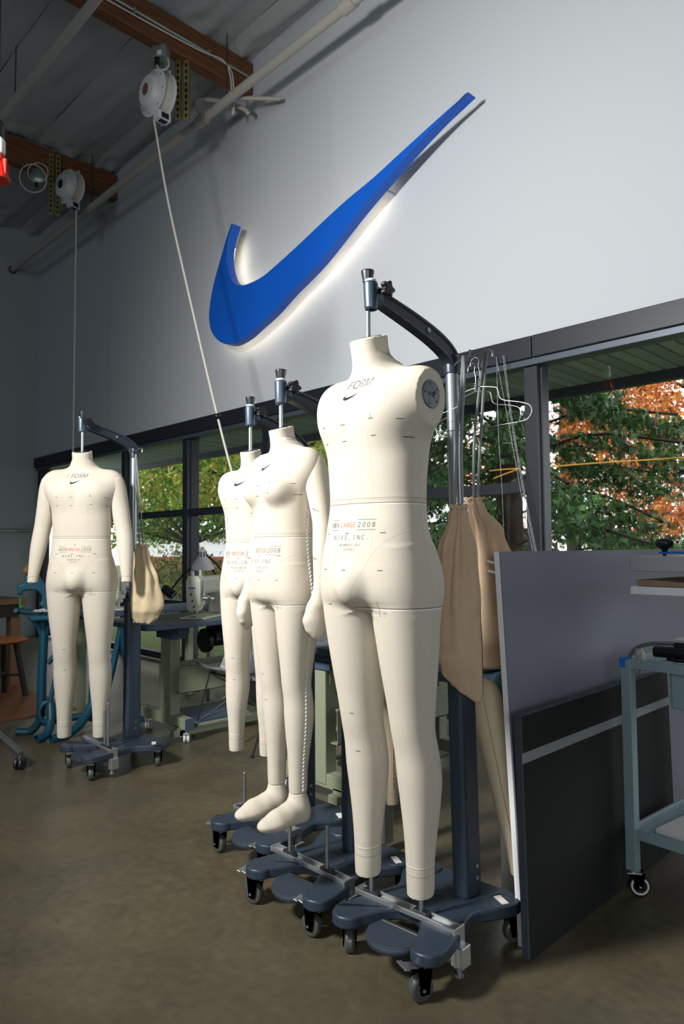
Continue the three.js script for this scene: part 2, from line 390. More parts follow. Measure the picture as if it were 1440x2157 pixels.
// ------------------------------------------------------------ dress forms: one smooth field per body, meshed on a grid
// a stack of elliptic slices: rows of [t, cx, cz, half width, half depth], t measured down from the neck top
function stack(rows, n = 2.25) {
  const t0 = rows[0][0], t1 = rows[rows.length - 1][0], N = 400, tab = [[], [], [], []];
  for (let i = 0; i <= N; i++) {
    const t = t0 + (t1 - t0) * i / N; let k = 0; while (k < rows.length - 2 && rows[k + 1][0] < t) k++;
    const a = rows[k], b = rows[k + 1], pa = rows[Math.max(0, k - 1)], nb = rows[Math.min(rows.length - 1, k + 2)];
    const h = b[0] - a[0], s = (t - a[0]) / h, s2 = s * s, s3 = s2 * s;
    for (let c = 0; c < 4; c++) {
      const j = c + 1, ma = (b[j] - pa[j]) / Math.max(1e-6, b[0] - pa[0]) * h, mb = (nb[j] - a[j]) / Math.max(1e-6, nb[0] - a[0]) * h;
      tab[c][i] = (2 * s3 - 3 * s2 + 1) * a[j] + (s3 - 2 * s2 + s) * ma + (-2 * s3 + 3 * s2) * b[j] + (s3 - s2) * mb;
    }
  }
  const at = (t) => { const i = Math.max(0, Math.min(N, Math.round((t - t0) / (t1 - t0) * N))); return [tab[0][i], tab[1][i], tab[2][i], tab[3][i]]; };
  const f = (x, t, z) => {
    const q = Math.max(0, Math.min(N, (t - t0) / (t1 - t0) * N)), i = Math.min(N - 1, Math.floor(q)), r = q - i;
    const g = (c) => tab[c][i] * (1 - r) + tab[c][i + 1] * r;
    const a = g(2), b = g(3), dx = Math.abs(x - g(0)) / a, dz = Math.abs(z - g(1)) / b;
    const d = (Math.pow(Math.pow(dx, n) + Math.pow(dz, n), 1 / n) - 1) * Math.min(a, b);
    return Math.max(d, t0 - t, t - t1);
  };
  f.at = at; return f;
}
const smin = (a, b, k) => { const h = Math.max(k - Math.abs(a - b), 0) / k; return Math.min(a, b) - h * h * k * 0.25; };
const ell = (cx, ct, cz, rx, rt, rz) => (x, t, z) => (Math.hypot((x - cx) / rx, (t - ct) / rt, (z - cz) / rz) - 1) * Math.min(rx, rt, rz);
function smoothChain(js, per = 5) {                  // one limb: a spline through the joints, plain union of short capsules
  const out = [], m = js.length;
  for (let i = 0; i < m - 1; i++) for (let q = 0; q < per; q++) {
    const s = q / per, p = [js[Math.max(0, i - 1)], js[i], js[i + 1], js[Math.min(m - 1, i + 2)]];
    out.push([0, 1, 2, 3].map((c) => 0.5 * (2 * p[1][c] + (p[2][c] - p[0][c]) * s + (2 * p[0][c] - 5 * p[1][c] + 4 * p[2][c] - p[3][c]) * s * s + (3 * p[1][c] - p[0][c] - 3 * p[2][c] + p[3][c]) * s * s * s)));
  }
  out.push(js[m - 1]); return chain(out, 0.0006);
}
function chain(js, k = 0.02) {                       // tapered capsules along joints [x, t, z, r]
  return (x, t, z) => {
    let d = 1e9;
    for (let i = 0; i < js.length - 1; i++) {
      const a = js[i], b = js[i + 1], vx = b[0] - a[0], vt = b[1] - a[1], vz = b[2] - a[2];
      const h = Math.max(0, Math.min(1, ((x - a[0]) * vx + (t - a[1]) * vt + (z - a[2]) * vz) / (vx * vx + vt * vt + vz * vz)));
      d = smin(d, Math.hypot(x - a[0] - vx * h, t - a[1] - vt * h, z - a[2] - vz * h) - (a[3] + (b[3] - a[3]) * h), k);
    }
    return d;
  };
}
// surface nets: field(x, t, z) in the form's own units -> geometry with y = -t, scaled
function surfaceNets(field, lo, hi, h, scale) {
  const n = [0, 1, 2].map((i) => Math.ceil((hi[i] - lo[i]) / h) + 1), [nx, ny, nz] = n, val = new Float32Array(nx * ny * nz);
  for (let k = 0; k < nz; k++) for (let j = 0; j < ny; j++) for (let i = 0; i < nx; i++) val[i + nx * (j + ny * k)] = field(lo[0] + i * h, lo[1] + j * h, lo[2] + k * h);
  const id = new Int32Array(nx * ny * nz).fill(-1), pos = [], idx = [], off = [0, 1, nx, nx + 1, nx * ny, nx * ny + 1, nx * ny + nx, nx * ny + nx + 1];
  const edges = [[0, 1], [2, 3], [4, 5], [6, 7], [0, 2], [1, 3], [4, 6], [5, 7], [0, 4], [1, 5], [2, 6], [3, 7]];
  for (let k = 0; k < nz - 1; k++) for (let j = 0; j < ny - 1; j++) for (let i = 0; i < nx - 1; i++) {
    const b = i + nx * (j + ny * k); let m = 0; for (let c = 0; c < 8; c++) if (val[b + off[c]] < 0) m |= 1 << c;
    if (m === 0 || m === 255) continue;
    let sx = 0, sy = 0, sz = 0, cnt = 0;
    for (const [p, q] of edges) {
      if (((m >> p) & 1) === ((m >> q) & 1)) continue;
      const a = val[b + off[p]], c = val[b + off[q]], s = a / (a - c);
      sx += (p & 1) + ((q & 1) - (p & 1)) * s; sy += ((p >> 1) & 1) + (((q >> 1) & 1) - ((p >> 1) & 1)) * s; sz += (p >> 2) + ((q >> 2) - (p >> 2)) * s; cnt++;
    }
    id[b] = pos.length / 3; pos.push(lo[0] + (i + sx / cnt) * h, lo[1] + (j + sy / cnt) * h, lo[2] + (k + sz / cnt) * h);
  }
  const quad = (a, b, c, d, flip) => { if (flip) idx.push(a, c, b, a, d, c); else idx.push(a, b, c, a, c, d); };
  const sX = 1, sY = nx, sZ = nx * ny;
  for (let k = 1; k < nz - 1; k++) for (let j = 1; j < ny - 1; j++) for (let i = 1; i < nx - 1; i++) {
    const b = i + nx * (j + ny * k), v = val[b] < 0;
    if (v !== (val[b + sX] < 0)) quad(id[b - sY - sZ], id[b - sZ], id[b], id[b - sY], v);
    if (v !== (val[b + sY] < 0)) quad(id[b - sX - sZ], id[b - sX], id[b], id[b - sZ], v);
    if (v !== (val[b + sZ] < 0)) quad(id[b - sX - sY], id[b - sY], id[b], id[b - sX], v);
  }
  const nor = new Float32Array(pos.length), out = new Float32Array(pos.length), e = h * 0.35;
  for (let i = 0; i < pos.length; i += 3) {
    const [x, t, z] = [pos[i], pos[i + 1], pos[i + 2]];
    let gx = field(x + e, t, z) - field(x - e, t, z), gt = field(x, t + e, z) - field(x, t - e, z), gz = field(x, t, z + e) - field(x, t, z - e);
    const l = Math.hypot(gx, gt, gz) || 1;
    nor[i] = gx / l; nor[i + 1] = -gt / l; nor[i + 2] = gz / l;
    out[i] = x * scale; out[i + 1] = -t * scale; out[i + 2] = z * scale;
  }
  let turned = 0;
  for (let i = 0; i < idx.length; i += 3 * 50) {
    const [a, b, c] = [0, 1, 2].map((k) => V(out[idx[i + k] * 3], out[idx[i + k] * 3 + 1], out[idx[i + k] * 3 + 2]));
    turned += Math.sign(b.sub(a).cross(c.sub(a)).dot(V(nor[idx[i] * 3], nor[idx[i] * 3 + 1], nor[idx[i] * 3 + 2])));
  }
  if (turned < 0) for (let i = 0; i < idx.length; i += 3) { const q = idx[i]; idx[i] = idx[i + 1]; idx[i + 1] = q; }
  const g = new THREE.BufferGeometry();
  g.setAttribute('position', new THREE.BufferAttribute(out, 3)); g.setAttribute('normal', new THREE.BufferAttribute(nor, 3)); g.setIndex(idx);
  return g;
}
// print layout: the front half of the cloth lies in the left half of the texture, the back in the right half
const UW = 0.62, UH = 1.6;
function layCloth(g, s) {
  const n = g.toNonIndexed(), p = n.attributes.position, uv = new Float32Array(p.count * 2);
  for (let i = 0; i < p.count; i += 3) {
    const nn = n.attributes.normal, back = nn.getZ(i) + nn.getZ(i + 1) + nn.getZ(i + 2) < 0 ? 0.5 : 0;
    for (let k = 0; k < 3; k++) { uv[(i + k) * 2] = (p.getX(i + k) / (UW * s) + 0.5) * 0.5 + back; uv[(i + k) * 2 + 1] = 1 + p.getY(i + k) / (UH * s); }
  }
  n.setAttribute('uv', new THREE.BufferAttribute(uv, 2)); return n;
}
const CREAM = '#cdc5b6';
function clothCanvas(draw) {
  const c = document.createElement('canvas'); c.width = 2048; c.height = 2048; const x = c.getContext('2d');
  x.fillStyle = CREAM; x.fillRect(0, 0, 2048, 2048);
  for (let i = 0; i < 2600; i++) { x.fillStyle = i % 2 ? 'rgba(190,170,130,0.05)' : 'rgba(255,250,240,0.07)'; x.fillRect(rnd() * 2048, rnd() * 2048, 20 + rnd() * 200, 1.5); x.fillRect(rnd() * 2048, rnd() * 2048, 1.5, 20 + rnd() * 160); }
  draw(x);
  const t = new THREE.CanvasTexture(c); t.colorSpace = THREE.SRGBColorSpace; t.magFilter = THREE.LinearFilter; t.anisotropy = 8; return t;
}
const X = (x) => (x / UW + 0.5) * 1024, T = (t) => t / UH * 2048, SX = 1024 / UW, SY = 2048 / UH;
function spaced(c, text, x, t, h, width, colour, skew = 0, weight = '') {      // text centred on x, letters spread over width, cap height h
  c.save(); c.translate(X(x), T(t)); c.scale(SX / 1000, SY / 1000); c.transform(1, 0, skew, 1, 0, 0);
  c.fillStyle = colour; c.font = weight + Math.round(h * 1000 * 1.38) + 'px sans-serif'; c.textBaseline = 'middle'; c.textAlign = 'center';
  const n = text.length; for (let i = 0; i < n; i++) c.fillText(text[i], (n === 1 ? 0 : -width / 2 + width * i / (n - 1)) * 1000, 0);
  c.restore();
}
function line(c, x0, t0, x1, t1, w, colour) { c.strokeStyle = colour; c.lineWidth = w * SX; c.beginPath(); c.moveTo(X(x0), T(t0)); c.lineTo(X(x1), T(t1)); c.stroke(); }
function tickMark(c, x, t, w) {                          // the curved tick printed below the collar
  c.save(); c.translate(X(x), T(t)); c.scale(SX * w, SY * w); c.fillStyle = '#17181d'; c.beginPath();
  c.moveTo(-0.40, -0.16); c.bezierCurveTo(-0.62, 0.16, -0.48, 0.34, -0.2, 0.22); c.lineTo(0.56, -0.26); c.lineTo(-0.2, 0.06); c.bezierCurveTo(-0.42, 0.14, -0.5, 0.04, -0.40, -0.16); c.fill(); c.restore();
}
const DASH = '#4a4741';
function commonPrint(c, o) {
  const k = 1 / o.s;                                    // metres on the form -> form units
  // waist and thigh seams, ankle bands, faint princess lines
  for (const u of [0, 1024]) {
    c.save(); c.translate(u, 0);
    for (const [t, w, col] of [[0.472, 0.0014, 'rgba(70,60,48,0.75)'], [0.4755, 0.003, 'rgba(255,252,240,0.5)'], [0.459, 0.0014, 'rgba(120,105,85,0.45)'], [0.463, 0.006, 'rgba(150,138,118,0.18)']]) line(c, -0.31, t, 0.31, t, w, col);
    if (!o.feet) for (const [t, w, col] of [[1.45, 0.0022, 'rgba(255,244,215,0.95)'], [1.4525, 0.001, 'rgba(110,90,65,0.6)'], [1.474, 0.0012, 'rgba(110,90,65,0.55)']]) line(c, -0.31, t, 0.31, t, w, col);
    line(c, 0.006, 0.752, 0.31, 0.752, 0.0018, 'rgba(70,60,48,0.75)'); line(c, 0.006, 0.7555, 0.31, 0.7555, 0.003, 'rgba(255,252,240,0.7)');
    c.restore();
  }
  line(c, 0.062, 0.18, 0.066, 0.47, 0.001, 'rgba(130,120,100,0.35)'); line(c, 0.066, 0.48, 0.075, 0.6, 0.001, 'rgba(130,120,100,0.3)');
  c.strokeStyle = 'rgba(120,110,92,0.35)'; c.lineWidth = 1.6;
  c.beginPath(); c.moveTo(X(0.15), T(0.55)); c.bezierCurveTo(X(0.09), T(0.575), X(0.045), T(0.64), X(0.02), T(0.74)); c.stroke();
  c.beginPath(); c.moveTo(X(-0.15), T(0.55)); c.bezierCurveTo(X(-0.09), T(0.575), X(-0.045), T(0.64), X(-0.02), T(0.74)); c.stroke();
  // short sewn marks
  for (const [x, t] of [[-0.02, 0.255], [0.082, 0.25], [-0.095, 0.255], [-0.02, 0.3], [0.082, 0.294], [-0.098, 0.3], [0.1, 0.553], [-0.012, 0.553], [-0.1, 0.553], [-0.002, 0.652], [-0.1, 0.652], [0.1, 0.652], [-0.098, 0.75], [-0.075, 1.06], [-0.073, 1.17], [0.15, 0.255], [0.152, 0.3]])
    line(c, x - 0.007, t, x + 0.007, t, 0.0017, DASH);
  line(c, 0.082, 0.235, 0.082, 0.25, 0.0012, DASH); line(c, 0.082, 0.735, 0.082, 0.776, 0.0016, DASH);
  spaced(c, 'THIGH  SEAM', 0.082, 0.765, 0.005, 0.04, '#55504a'); spaced(c, '<--  -->', 0.082, 0.773, 0.005, 0.032, '#55504a');
  // marks on the chest
  c.save(); c.translate(X(-0.05), T(0.14)); c.scale(SX / 1000 * k, SY / 1000 * k); c.rotate(-Math.PI / 2); c.fillStyle = '#8a6a58'; c.font = '11px sans-serif'; c.textAlign = 'center'; c.fillText('NIKE', 0, 0); c.restore();
  c.save(); c.translate(X(0.008), T(0.137)); c.scale(SX / 1000 * k, SY / 1000 * k); c.transform(1, 0, -0.18, 1, 0, 0); c.strokeStyle = '#4d4a48'; c.lineWidth = 1.6; c.font = '33px sans-serif'; c.textAlign = 'center'; c.textBaseline = 'middle';
  c.fillStyle = o.faint ? '#9c978c' : '#4b4947'; c.fillText('FORM', 0, 0); c.restore();
  tickMark(c, -0.006, 0.172, 0.05 * k);
  // size block on the belly
  const b = 0.53, w = o.block.map(([, l]) => l), tot = w.reduce((p, q) => p + q, 0) + 0.006 * (w.length - 1); let x = -tot * k / 2;
  o.block.forEach(([text, l, red]) => {
    const mid = x + l * k / 2; spaced(c, text, mid, b, 0.0135 * k, (l - 0.012) * k, red ? '#c4553c' : '#2a292b');
    if (!red) { line(c, x, b - 0.0135 * k, x + l * k, b - 0.0135 * k, 0.0011, '#55514d'); line(c, x, b + 0.0135 * k, x + l * k, b + 0.0135 * k, 0.0011, '#55514d'); }
    x += (l + 0.006) * k;
  });
  spaced(c, 'NIKE,INC.', 0, b + 0.034 * k, 0.0125 * k, 0.118 * k, '#3a393b');
  spaced(c, o.code[0], 0, b + 0.054 * k, 0.0068 * k, 0.07 * k, '#4a494b'); spaced(c, o.code[1], 0, b + 0.066 * k, 0.0068 * k, 0.036 * k, '#4a494b');
  if (o.cross) { line(c, -0.006, 0.499, 0.006, 0.511, 0.001, DASH); line(c, -0.006, 0.511, 0.006, 0.499, 0.001, DASH); }
  if (o.more) o.more(c);
}

const torsoRows = [[0.075, 0, -0.032, 0.062, 0.046], [0.098, 0, -0.032, 0.108, 0.054], [0.122, 0, -0.028, 0.142, 0.066], [0.15, 0, -0.02, 0.16, 0.084], [0.19, 0, -0.014, 0.163, 0.1], [0.23, 0, -0.01, 0.163, 0.112], [0.28, 0, -0.008, 0.161, 0.115], [0.34, 0, -0.004, 0.157, 0.109], [0.41, 0, -0.002, 0.152, 0.103], [0.472, 0, -0.002, 0.151, 0.101], [0.54, 0, 0.003, 0.157, 0.106], [0.61, 0, 0.006, 0.165, 0.112], [0.67, 0, 0.006, 0.168, 0.114], [0.73, 0, 0.002, 0.166, 0.107], [0.765, 0, 0.0, 0.15, 0.07]];
const legRows = [[0.6, 0.08, -0.005, 0.07, 0.09], [0.68, 0.088, -0.008, 0.083, 0.105], [0.75, 0.0915, -0.01, 0.0865, 0.1], [0.83, 0.093, -0.012, 0.0815, 0.091], [0.93, 0.093, -0.016, 0.0715, 0.08], [1.02, 0.093, -0.02, 0.0615, 0.069], [1.09, 0.093, -0.024, 0.056, 0.062], [1.15, 0.094, -0.036, 0.056, 0.062], [1.22, 0.095, -0.044, 0.0565, 0.0635], [1.3, 0.095, -0.045, 0.05, 0.056], [1.38, 0.095, -0.043, 0.041, 0.047], [1.45, 0.095, -0.04, 0.036, 0.041], [1.5, 0.095, -0.04, 0.035, 0.04], [1.537, 0.095, -0.04, 0.0335, 0.038]];
const neckRows = [[-0.03, 0, 0.002, 0.0525, 0.055], [0, 0, 0, 0.0515, 0.055], [0.03, 0, -0.006, 0.0505, 0.055], [0.06, 0, -0.016, 0.054, 0.057], [0.09, 0, -0.03, 0.063, 0.064], [0.12, 0, -0.042, 0.08, 0.07]];

function bodyField(o) {
  const w = o.wide || 1, tor = stack(torsoRows.map(([t, x, z, a, b]) => [t, x, z, a * w, b * (o.deep || 1)])), leg = stack(legRows.map(([t, x, z, a, b]) => [t, x - (o.legIn || 0) * Math.max(0, Math.min(1, (t - 0.7) / 0.5)), z - (o.legBack || 0) * Math.max(0, Math.min(1, (t - 0.7) / 0.6)), a, b])), neck = stack(neckRows), kids = [];
  if (o.girl) {
    kids.push([ell(0.074, 0.282, 0.086, 0.06, 0.056, 0.057), 0.035, true]);
  } else kids.push([ell(0.07, 0.222, 0.056, 0.066, 0.062, 0.054), 0.07, true]);
  kids.push([ell(0.075, 0.69, -0.062, 0.086, 0.1, 0.062), 0.06, true]);
  if (!o.girl) kids.push([ell(0, 0.694, 0.098, 0.05, 0.056, 0.055), 0.03, false]);
  const back = o.back || 0, cut = o.cut, shl = ell(0.148, 0.184, -0.014, 0.07, 0.082, 0.07);
  return (x, t, z) => {
    let d = 1e3;
    if (t < 0.15) d = neck(x, t, z);
    z += back;
    if (t > 0.05 && t < 0.82) d = smin(d, tor(x, t, z), 0.045);
    const ax = Math.abs(x);
    if (t < 0.36) d = smin(d, shl(ax, t, z), 0.05);
    if (t > 0.05 && t < 0.9) for (const [f, k, two] of kids) d = smin(d, f(two ? ax : x, t, z), k);
    if (t > 0.55) { const l = leg(ax, t, z); d = t < 0.8 ? smin(d, l, 0.022) : l; }
    if (cut) d = Math.max(d, t < 0.36 ? ax - cut : -1);
    return Math.max(d, 0.28 * (z - back) - t);
  };
}
const armRows = [[0.178, 0.162, -0.038, 0.062], [0.215, 0.176, -0.04, 0.058], [0.3, 0.196, -0.046, 0.05], [0.4, 0.215, -0.048, 0.044], [0.45, 0.223, -0.044, 0.043], [0.52, 0.232, -0.034, 0.0415], [0.6, 0.241, -0.02, 0.034], [0.68, 0.248, -0.006, 0.0265], [0.74, 0.25, 0.002, 0.026]];
function armField(o) {
  const pts = armRows.map(([t, x, z, r]) => [x, t, z, r * (o.thin || 1)]);
  const body = smoothChain(pts);
  if (!o.hand) return (x, t, z) => Math.max(body(x, t, z), t - 0.705, 0.165 - x);
  // mitten hand: one closed paddle with the thumb lying against it, as on the cloth hand of the form
  const palm = ell(0.252, 0.782, 0.007, 0.031, 0.07, 0.046), tip = ell(0.25, 0.83, 0.012, 0.023, 0.052, 0.031), thumb = chain([[0.245, 0.76, 0.032, 0.018], [0.236, 0.81, 0.047, 0.015], [0.235, 0.84, 0.042, 0.012]], 0.02);
  return (x, t, z) => Math.max(smin(smin(body(x, t, z), smin(palm(x, t, z), tip(x, t, z), 0.03), 0.03), thumb(x, t, z), 0.025), 0.165 - x);
}
function sideLine(field, t0, t1, leg, s, r, wiggle, back, legBack) {   // cord that follows the left side of a body
  const pts = [], n = Math.round((t1 - t0) / 0.008);
  for (let i = 0; i <= n; i++) {
    const t = t0 + (t1 - t0) * i / n, z = t < 0.6 ? -back - 0.01 : -back - 0.01 - (0.03 + legBack) * Math.min(1, (t - 0.6) / 0.6); let a = 0.05, b = 0.34;
    if (t > 0.75) a = leg; for (let k = 0; k < 22; k++) { const m = (a + b) / 2; if (field(m, t, z) < 0) a = m; else b = m; }
    pts.push(V(a * s + r * 0.3, -t * s, z * s + (wiggle ? (i % 2 ? 1 : -1) * wiggle : 0)));
  }
  return tube(pts, r, n * 3, 5);
}
const neckPrints = {};
function neckPrint(word) {
  if (!neckPrints[word]) {
    const c = document.createElement('canvas'); c.width = 512; c.height = 160; const x = c.getContext('2d');
    x.fillStyle = CREAM; x.fillRect(0, 0, 512, 160); x.fillStyle = '#242326'; x.font = '84px sans-serif'; x.textBaseline = 'middle'; x.textAlign = 'center';
    for (let i = 0; i < word.length; i++) x.fillText(word[i], 52 + i * (408 / (word.length - 1)), 82);
    const t = new THREE.CanvasTexture(c); t.colorSpace = THREE.SRGBColorSpace; t.magFilter = THREE.LinearFilter;
    neckPrints[word] = new THREE.MeshStandardMaterial({ map: t, roughness: 0.82 });
  }
  return neckPrints[word];
}
function makeForm(o) {
  const s = o.s, L = 1.537 * s, neckY = o.neckY, baseY = neckY - (o.feet ? 1.654 * s : L);
  const t = thing('dress_form', o.label, 'dress form', [o.x, baseY, o.z], THREE.MathUtils.degToRad(o.yaw));
  const f = bodyField(o), up = neckY - baseY, h = 0.0068;
  const lo = [-0.24, -0.04, -0.2], hi = [0.24, 1.555, 0.18];
  const cloth = clothCanvas((c) => commonPrint(c, o)), bump = rep(linenBump, 24, 34);
  const cm = new THREE.MeshStandardMaterial({ map: cloth, roughness: 0.82, bumpMap: bump, bumpScale: 0.0006 });
  const body = P(t, 'body', layCloth(surfaceNets(f, lo, hi, h, s), s).translate(0, up, 0), cm);
  P(t, 'neck_plate', tr(lathe([[0, 0.002], [0.04 * s, 0.002], [0.046 * s, -0.001], [0.046 * s, -0.004]], 24), 0, up, 0, 0.28), M.darkSteel);
  const rt = o.rodTop - baseY;
  P(t, 'hanging_rod', rod(V(0, up - 0.02, 0), V(0, rt, 0), 0.0068), M.chrome);
  const collet = lathe([[0.006, 0], [0.0105, 0.004], [0.0105, 0.024], [0.012, 0.026], [0.0185, 0.062], [0.0185, 0.066], [0.012, 0.066], [0.009, 0.05]], 20);
  P(t, 'collet', [collet.translate(0, rt - 0.02, 0), ...[0, 1, 2, 3, 4, 5].map((i) => ball(0.0028, Math.cos(i) * 0.0138, rt + 0.016, Math.sin(i) * 0.0138, 1, 1, 1, 6))], M.darkSteel);
  if (o.neck) {                                         // size word printed round the left side of the neck
    const pos = [], uv = [], ix = [], nu = 14, nv = 4;
    for (let j = 0; j <= nv; j++) for (let i = 0; i <= nu; i++) {
      const a = ((o.neckAt || 62) + 62 * i / nu) * Math.PI / 180, tt = 0.034 + 0.022 * j / nv, zc = -0.008 - 0.006 * j / nv; let lo = 0.01, hi = 0.12;
      for (let q = 0; q < 20; q++) { const m = (lo + hi) / 2; if (f(Math.sin(a) * m, tt, zc + Math.cos(a) * m) < 0) lo = m; else hi = m; }
      const r = lo + 0.0009; pos.push(Math.sin(a) * r * s, up - tt * s, (zc + Math.cos(a) * r) * s); uv.push(i / nu, 1 - j / nv);
    }
    for (let j = 0; j < nv; j++) for (let i = 0; i < nu; i++) { const p = j * (nu + 1) + i, q = p + nu + 1; ix.push(p, q, p + 1, p + 1, q, q + 1); }
    const g = new THREE.BufferGeometry(); g.setAttribute('position', new THREE.Float32BufferAttribute(pos, 3)); g.setAttribute('uv', new THREE.Float32BufferAttribute(uv, 2)); g.setIndex(ix); g.computeVertexNormals();
    P(t, 'size_print', g, neckPrint(o.neck));
  }
  const line0 = sideLine(f, o.arms ? 0.36 : 0.29, o.feet ? 1.53 : 1.52, 0.05, s, o.lacing ? 0.0028 : 0.0011, o.lacing ? 0.0026 : 0.0006, o.back || 0, o.legBack || 0);
  P(t, 'side_lacing', line0.translate(0, up, 0), M.whitePlastic);
  if (o.cut) for (const sd of [-1, 1]) {
    const pl = part(t, 'shoulder_plate', [sd * (o.cut * s), up - 0.182 * s, -((o.back || 0) + 0.01) * s], [0, 0, sd < 0 ? Math.PI / 2 : -Math.PI / 2]);
    P(pl, 'disc', lathe([[0, 0.0035], [0.036, 0.0035], [0.0385, 0.002], [0.0385, -0.004]], 30), mat('#5d6468', 0.45, 0.4));
    P(pl, 'slot', [box(-0.005, 0.005, 0.002, 0.0045, -0.012, 0.016, 0.002), tr(lathe([[0, 0.0045], [0.009, 0.0045], [0.009, 0.002]], 14), 0, 0, -0.012)], M.black);
    for (let i = 0; i < 5; i++) P(pl, 'rivet', ball(0.004, Math.cos(i * 1.256 + 0.4) * 0.029, 0.003, Math.sin(i * 1.256 + 0.4) * 0.029, 1, 0.5, 1, 8), M.black);
  }
  if (o.arms) for (const sd of [1, -1]) {
    const g = surfaceNets(armField(o), [0.13, 0.08, -0.13], [0.34, 0.95, 0.12], 0.0055, s);
    g.translate(0, 0, (0.03 - (o.back || 0) - (o.armBack || 0)) * s);
    if (sd < 0) { g.scale(-1, 1, 1); const ix = g.index.array; for (let i = 0; i < ix.length; i += 3) { const q = ix[i]; ix[i] = ix[i + 1]; ix[i + 1] = q; } }
    const p = g.attributes.position, uv = new Float32Array(p.count * 2);
    for (let i = 0; i < p.count; i++) { uv[i * 2] = p.getX(i) * 3; uv[i * 2 + 1] = p.getY(i) * 3; }
    g.setAttribute('uv', new THREE.BufferAttribute(uv, 2)); g.translate(0, up, 0);
    const arm = P(t, 'arm', g, new THREE.MeshStandardMaterial({ color: lin(CREAM), roughness: 0.82, bumpMap: rep(linenBump, 5, 5), bumpScale: 0.0006 }));
    if (!o.hand) {
      const ring = (tt, r) => new THREE.TorusGeometry(r * s, 0.0012, 5, 36).rotateX(Math.PI / 2).translate(sd * 0.248 * s, up - tt * s, (0.023 - (o.back || 0)) * s);
      P(arm, 'wrist_seam', ring(0.672, 0.0275), M.bag);
      P(arm, 'wrist_cap', tr(new THREE.CylinderGeometry(0.021 * s, 0.019 * s, 0.004, 20), sd * 0.249 * s, up - 0.7065 * s, (0.027 - (o.back || 0)) * s), M.cardboard);
    } else for (const g of [box(-0.009, 0.009, -0.0007, 0.0007, 0, 0.001).translate(sd * 0.222 * s, up - 0.36 * s, (0.034 - (o.back || 0) - (o.armBack || 0)) * s), box(-0.009, 0.009, -0.0007, 0.0007, 0, 0.001).translate(sd * 0.235 * s, up - 0.56 * s, (0.046 - (o.back || 0) - (o.armBack || 0)) * s)]) P(arm, 'sewn_mark', g, M.ink);
  }
  if (o.feet) for (const sd of [1, -1]) {
    const c0 = sd * (0.095 - (o.legIn || 0)), sole = 1.652, fld0 = chain([[c0, 1.545, -0.086, 0.037], [c0, 1.59, -0.088, 0.04], [c0, 1.622, -0.093, 0.041], [c0 + sd * 0.004, 1.614, -0.028, 0.039], [c0 + sd * 0.008, 1.622, 0.03, 0.036], [c0 + sd * 0.006, 1.631, 0.08, 0.025]], 0.03);
    const toe = ell(c0 + sd * 0.008, 1.631, 0.035, 0.047, 0.024, 0.078);
    const fld = (x, tt, z) => Math.max(smin(fld0(x, tt, z), toe(x, tt, z), 0.02), 1.536 - tt, tt - sole);
    const g = surfaceNets(fld, [c0 - 0.08, 1.5, -0.17], [c0 + 0.08, 1.7, 0.16], 0.005, s); g.translate(0, up, (0.048 - (o.back || 0) - (o.legBack || 0)) * s);
    const p = g.attributes.position, uv = new Float32Array(p.count * 2); for (let i = 0; i < p.count; i++) { uv[i * 2] = p.getX(i) * 3; uv[i * 2 + 1] = p.getZ(i) * 3; }
    g.setAttribute('uv', new THREE.BufferAttribute(uv, 2));
    P(t, 'foot', g, new THREE.MeshStandardMaterial({ color: lin(CREAM), roughness: 0.82, bumpMap: rep(linenBump, 5, 5), bumpScale: 0.0006 }));
  }
  return t;
}
const FORMS = [
  { label: 'largest cream linen dress form, armless with a grey shoulder disc, nearest the camera', s: 0.99, x: -1.335, z: -1.415, yaw: 2, back: 0.03, legBack: 0.018, neckY: 1.767, rodTop: 1.914, cut: 0.186, neck: 'LARGE', neckAt: 104,
    block: [['MEN', 0.032], ['LARGE', 0.058, 1], ['2008', 0.056]], code: ['ME/MMN000L-0801', 'AVF56412'] },
  { label: 'cream dress form with arms, mitten hands and feet, laced side seam, behind the largest form', s: 0.757, x: -1.775, z: -1.46, yaw: -3, back: 0.012, legBack: -0.022, legIn: 0.02, armBack: 0.022, neckY: 1.575, rodTop: 1.722, girl: true, arms: true, hand: true, feet: true, lacing: true, thin: 0.98, deep: 1.06, neck: 'MEDIUM', faint: true,
    block: [['', 0.036, 1], ['MEDIUM', 0.06, 1], ['2008', 0.05]], code: ['00000M-0809', 'AVF56411'] },
  { label: 'small armless cream dress form with short trunk legs, half hidden behind the form with feet', s: 0.757, x: -2.2, z: -1.655, yaw: 17, back: 0.022, legBack: -0.05, neckY: 1.563, rodTop: 1.728, cut: 0.186, neck: 'MEDIUM', faint: true,
    block: [['BOY', 0.032], ['MEDIUM', 0.062, 1], ['2008', 0.056]], code: ['ME/B0YS00M-0809', 'AVF56413'] },
  { label: 'cream dress form with full arms standing alone at the left beside the teal machine', s: 1.0, x: -3.69, z: -1.645, yaw: 47, back: 0.012, neckY: 1.712, rodTop: 1.884, arms: true, cross: true,
    block: [['MEN', 0.042], ['MEDIUM', 0.062, 1], ['2008', 0.052]], code: ['ME/MMN000M-0801', 'AVF56411'] },
];
FORMS.forEach(makeForm);
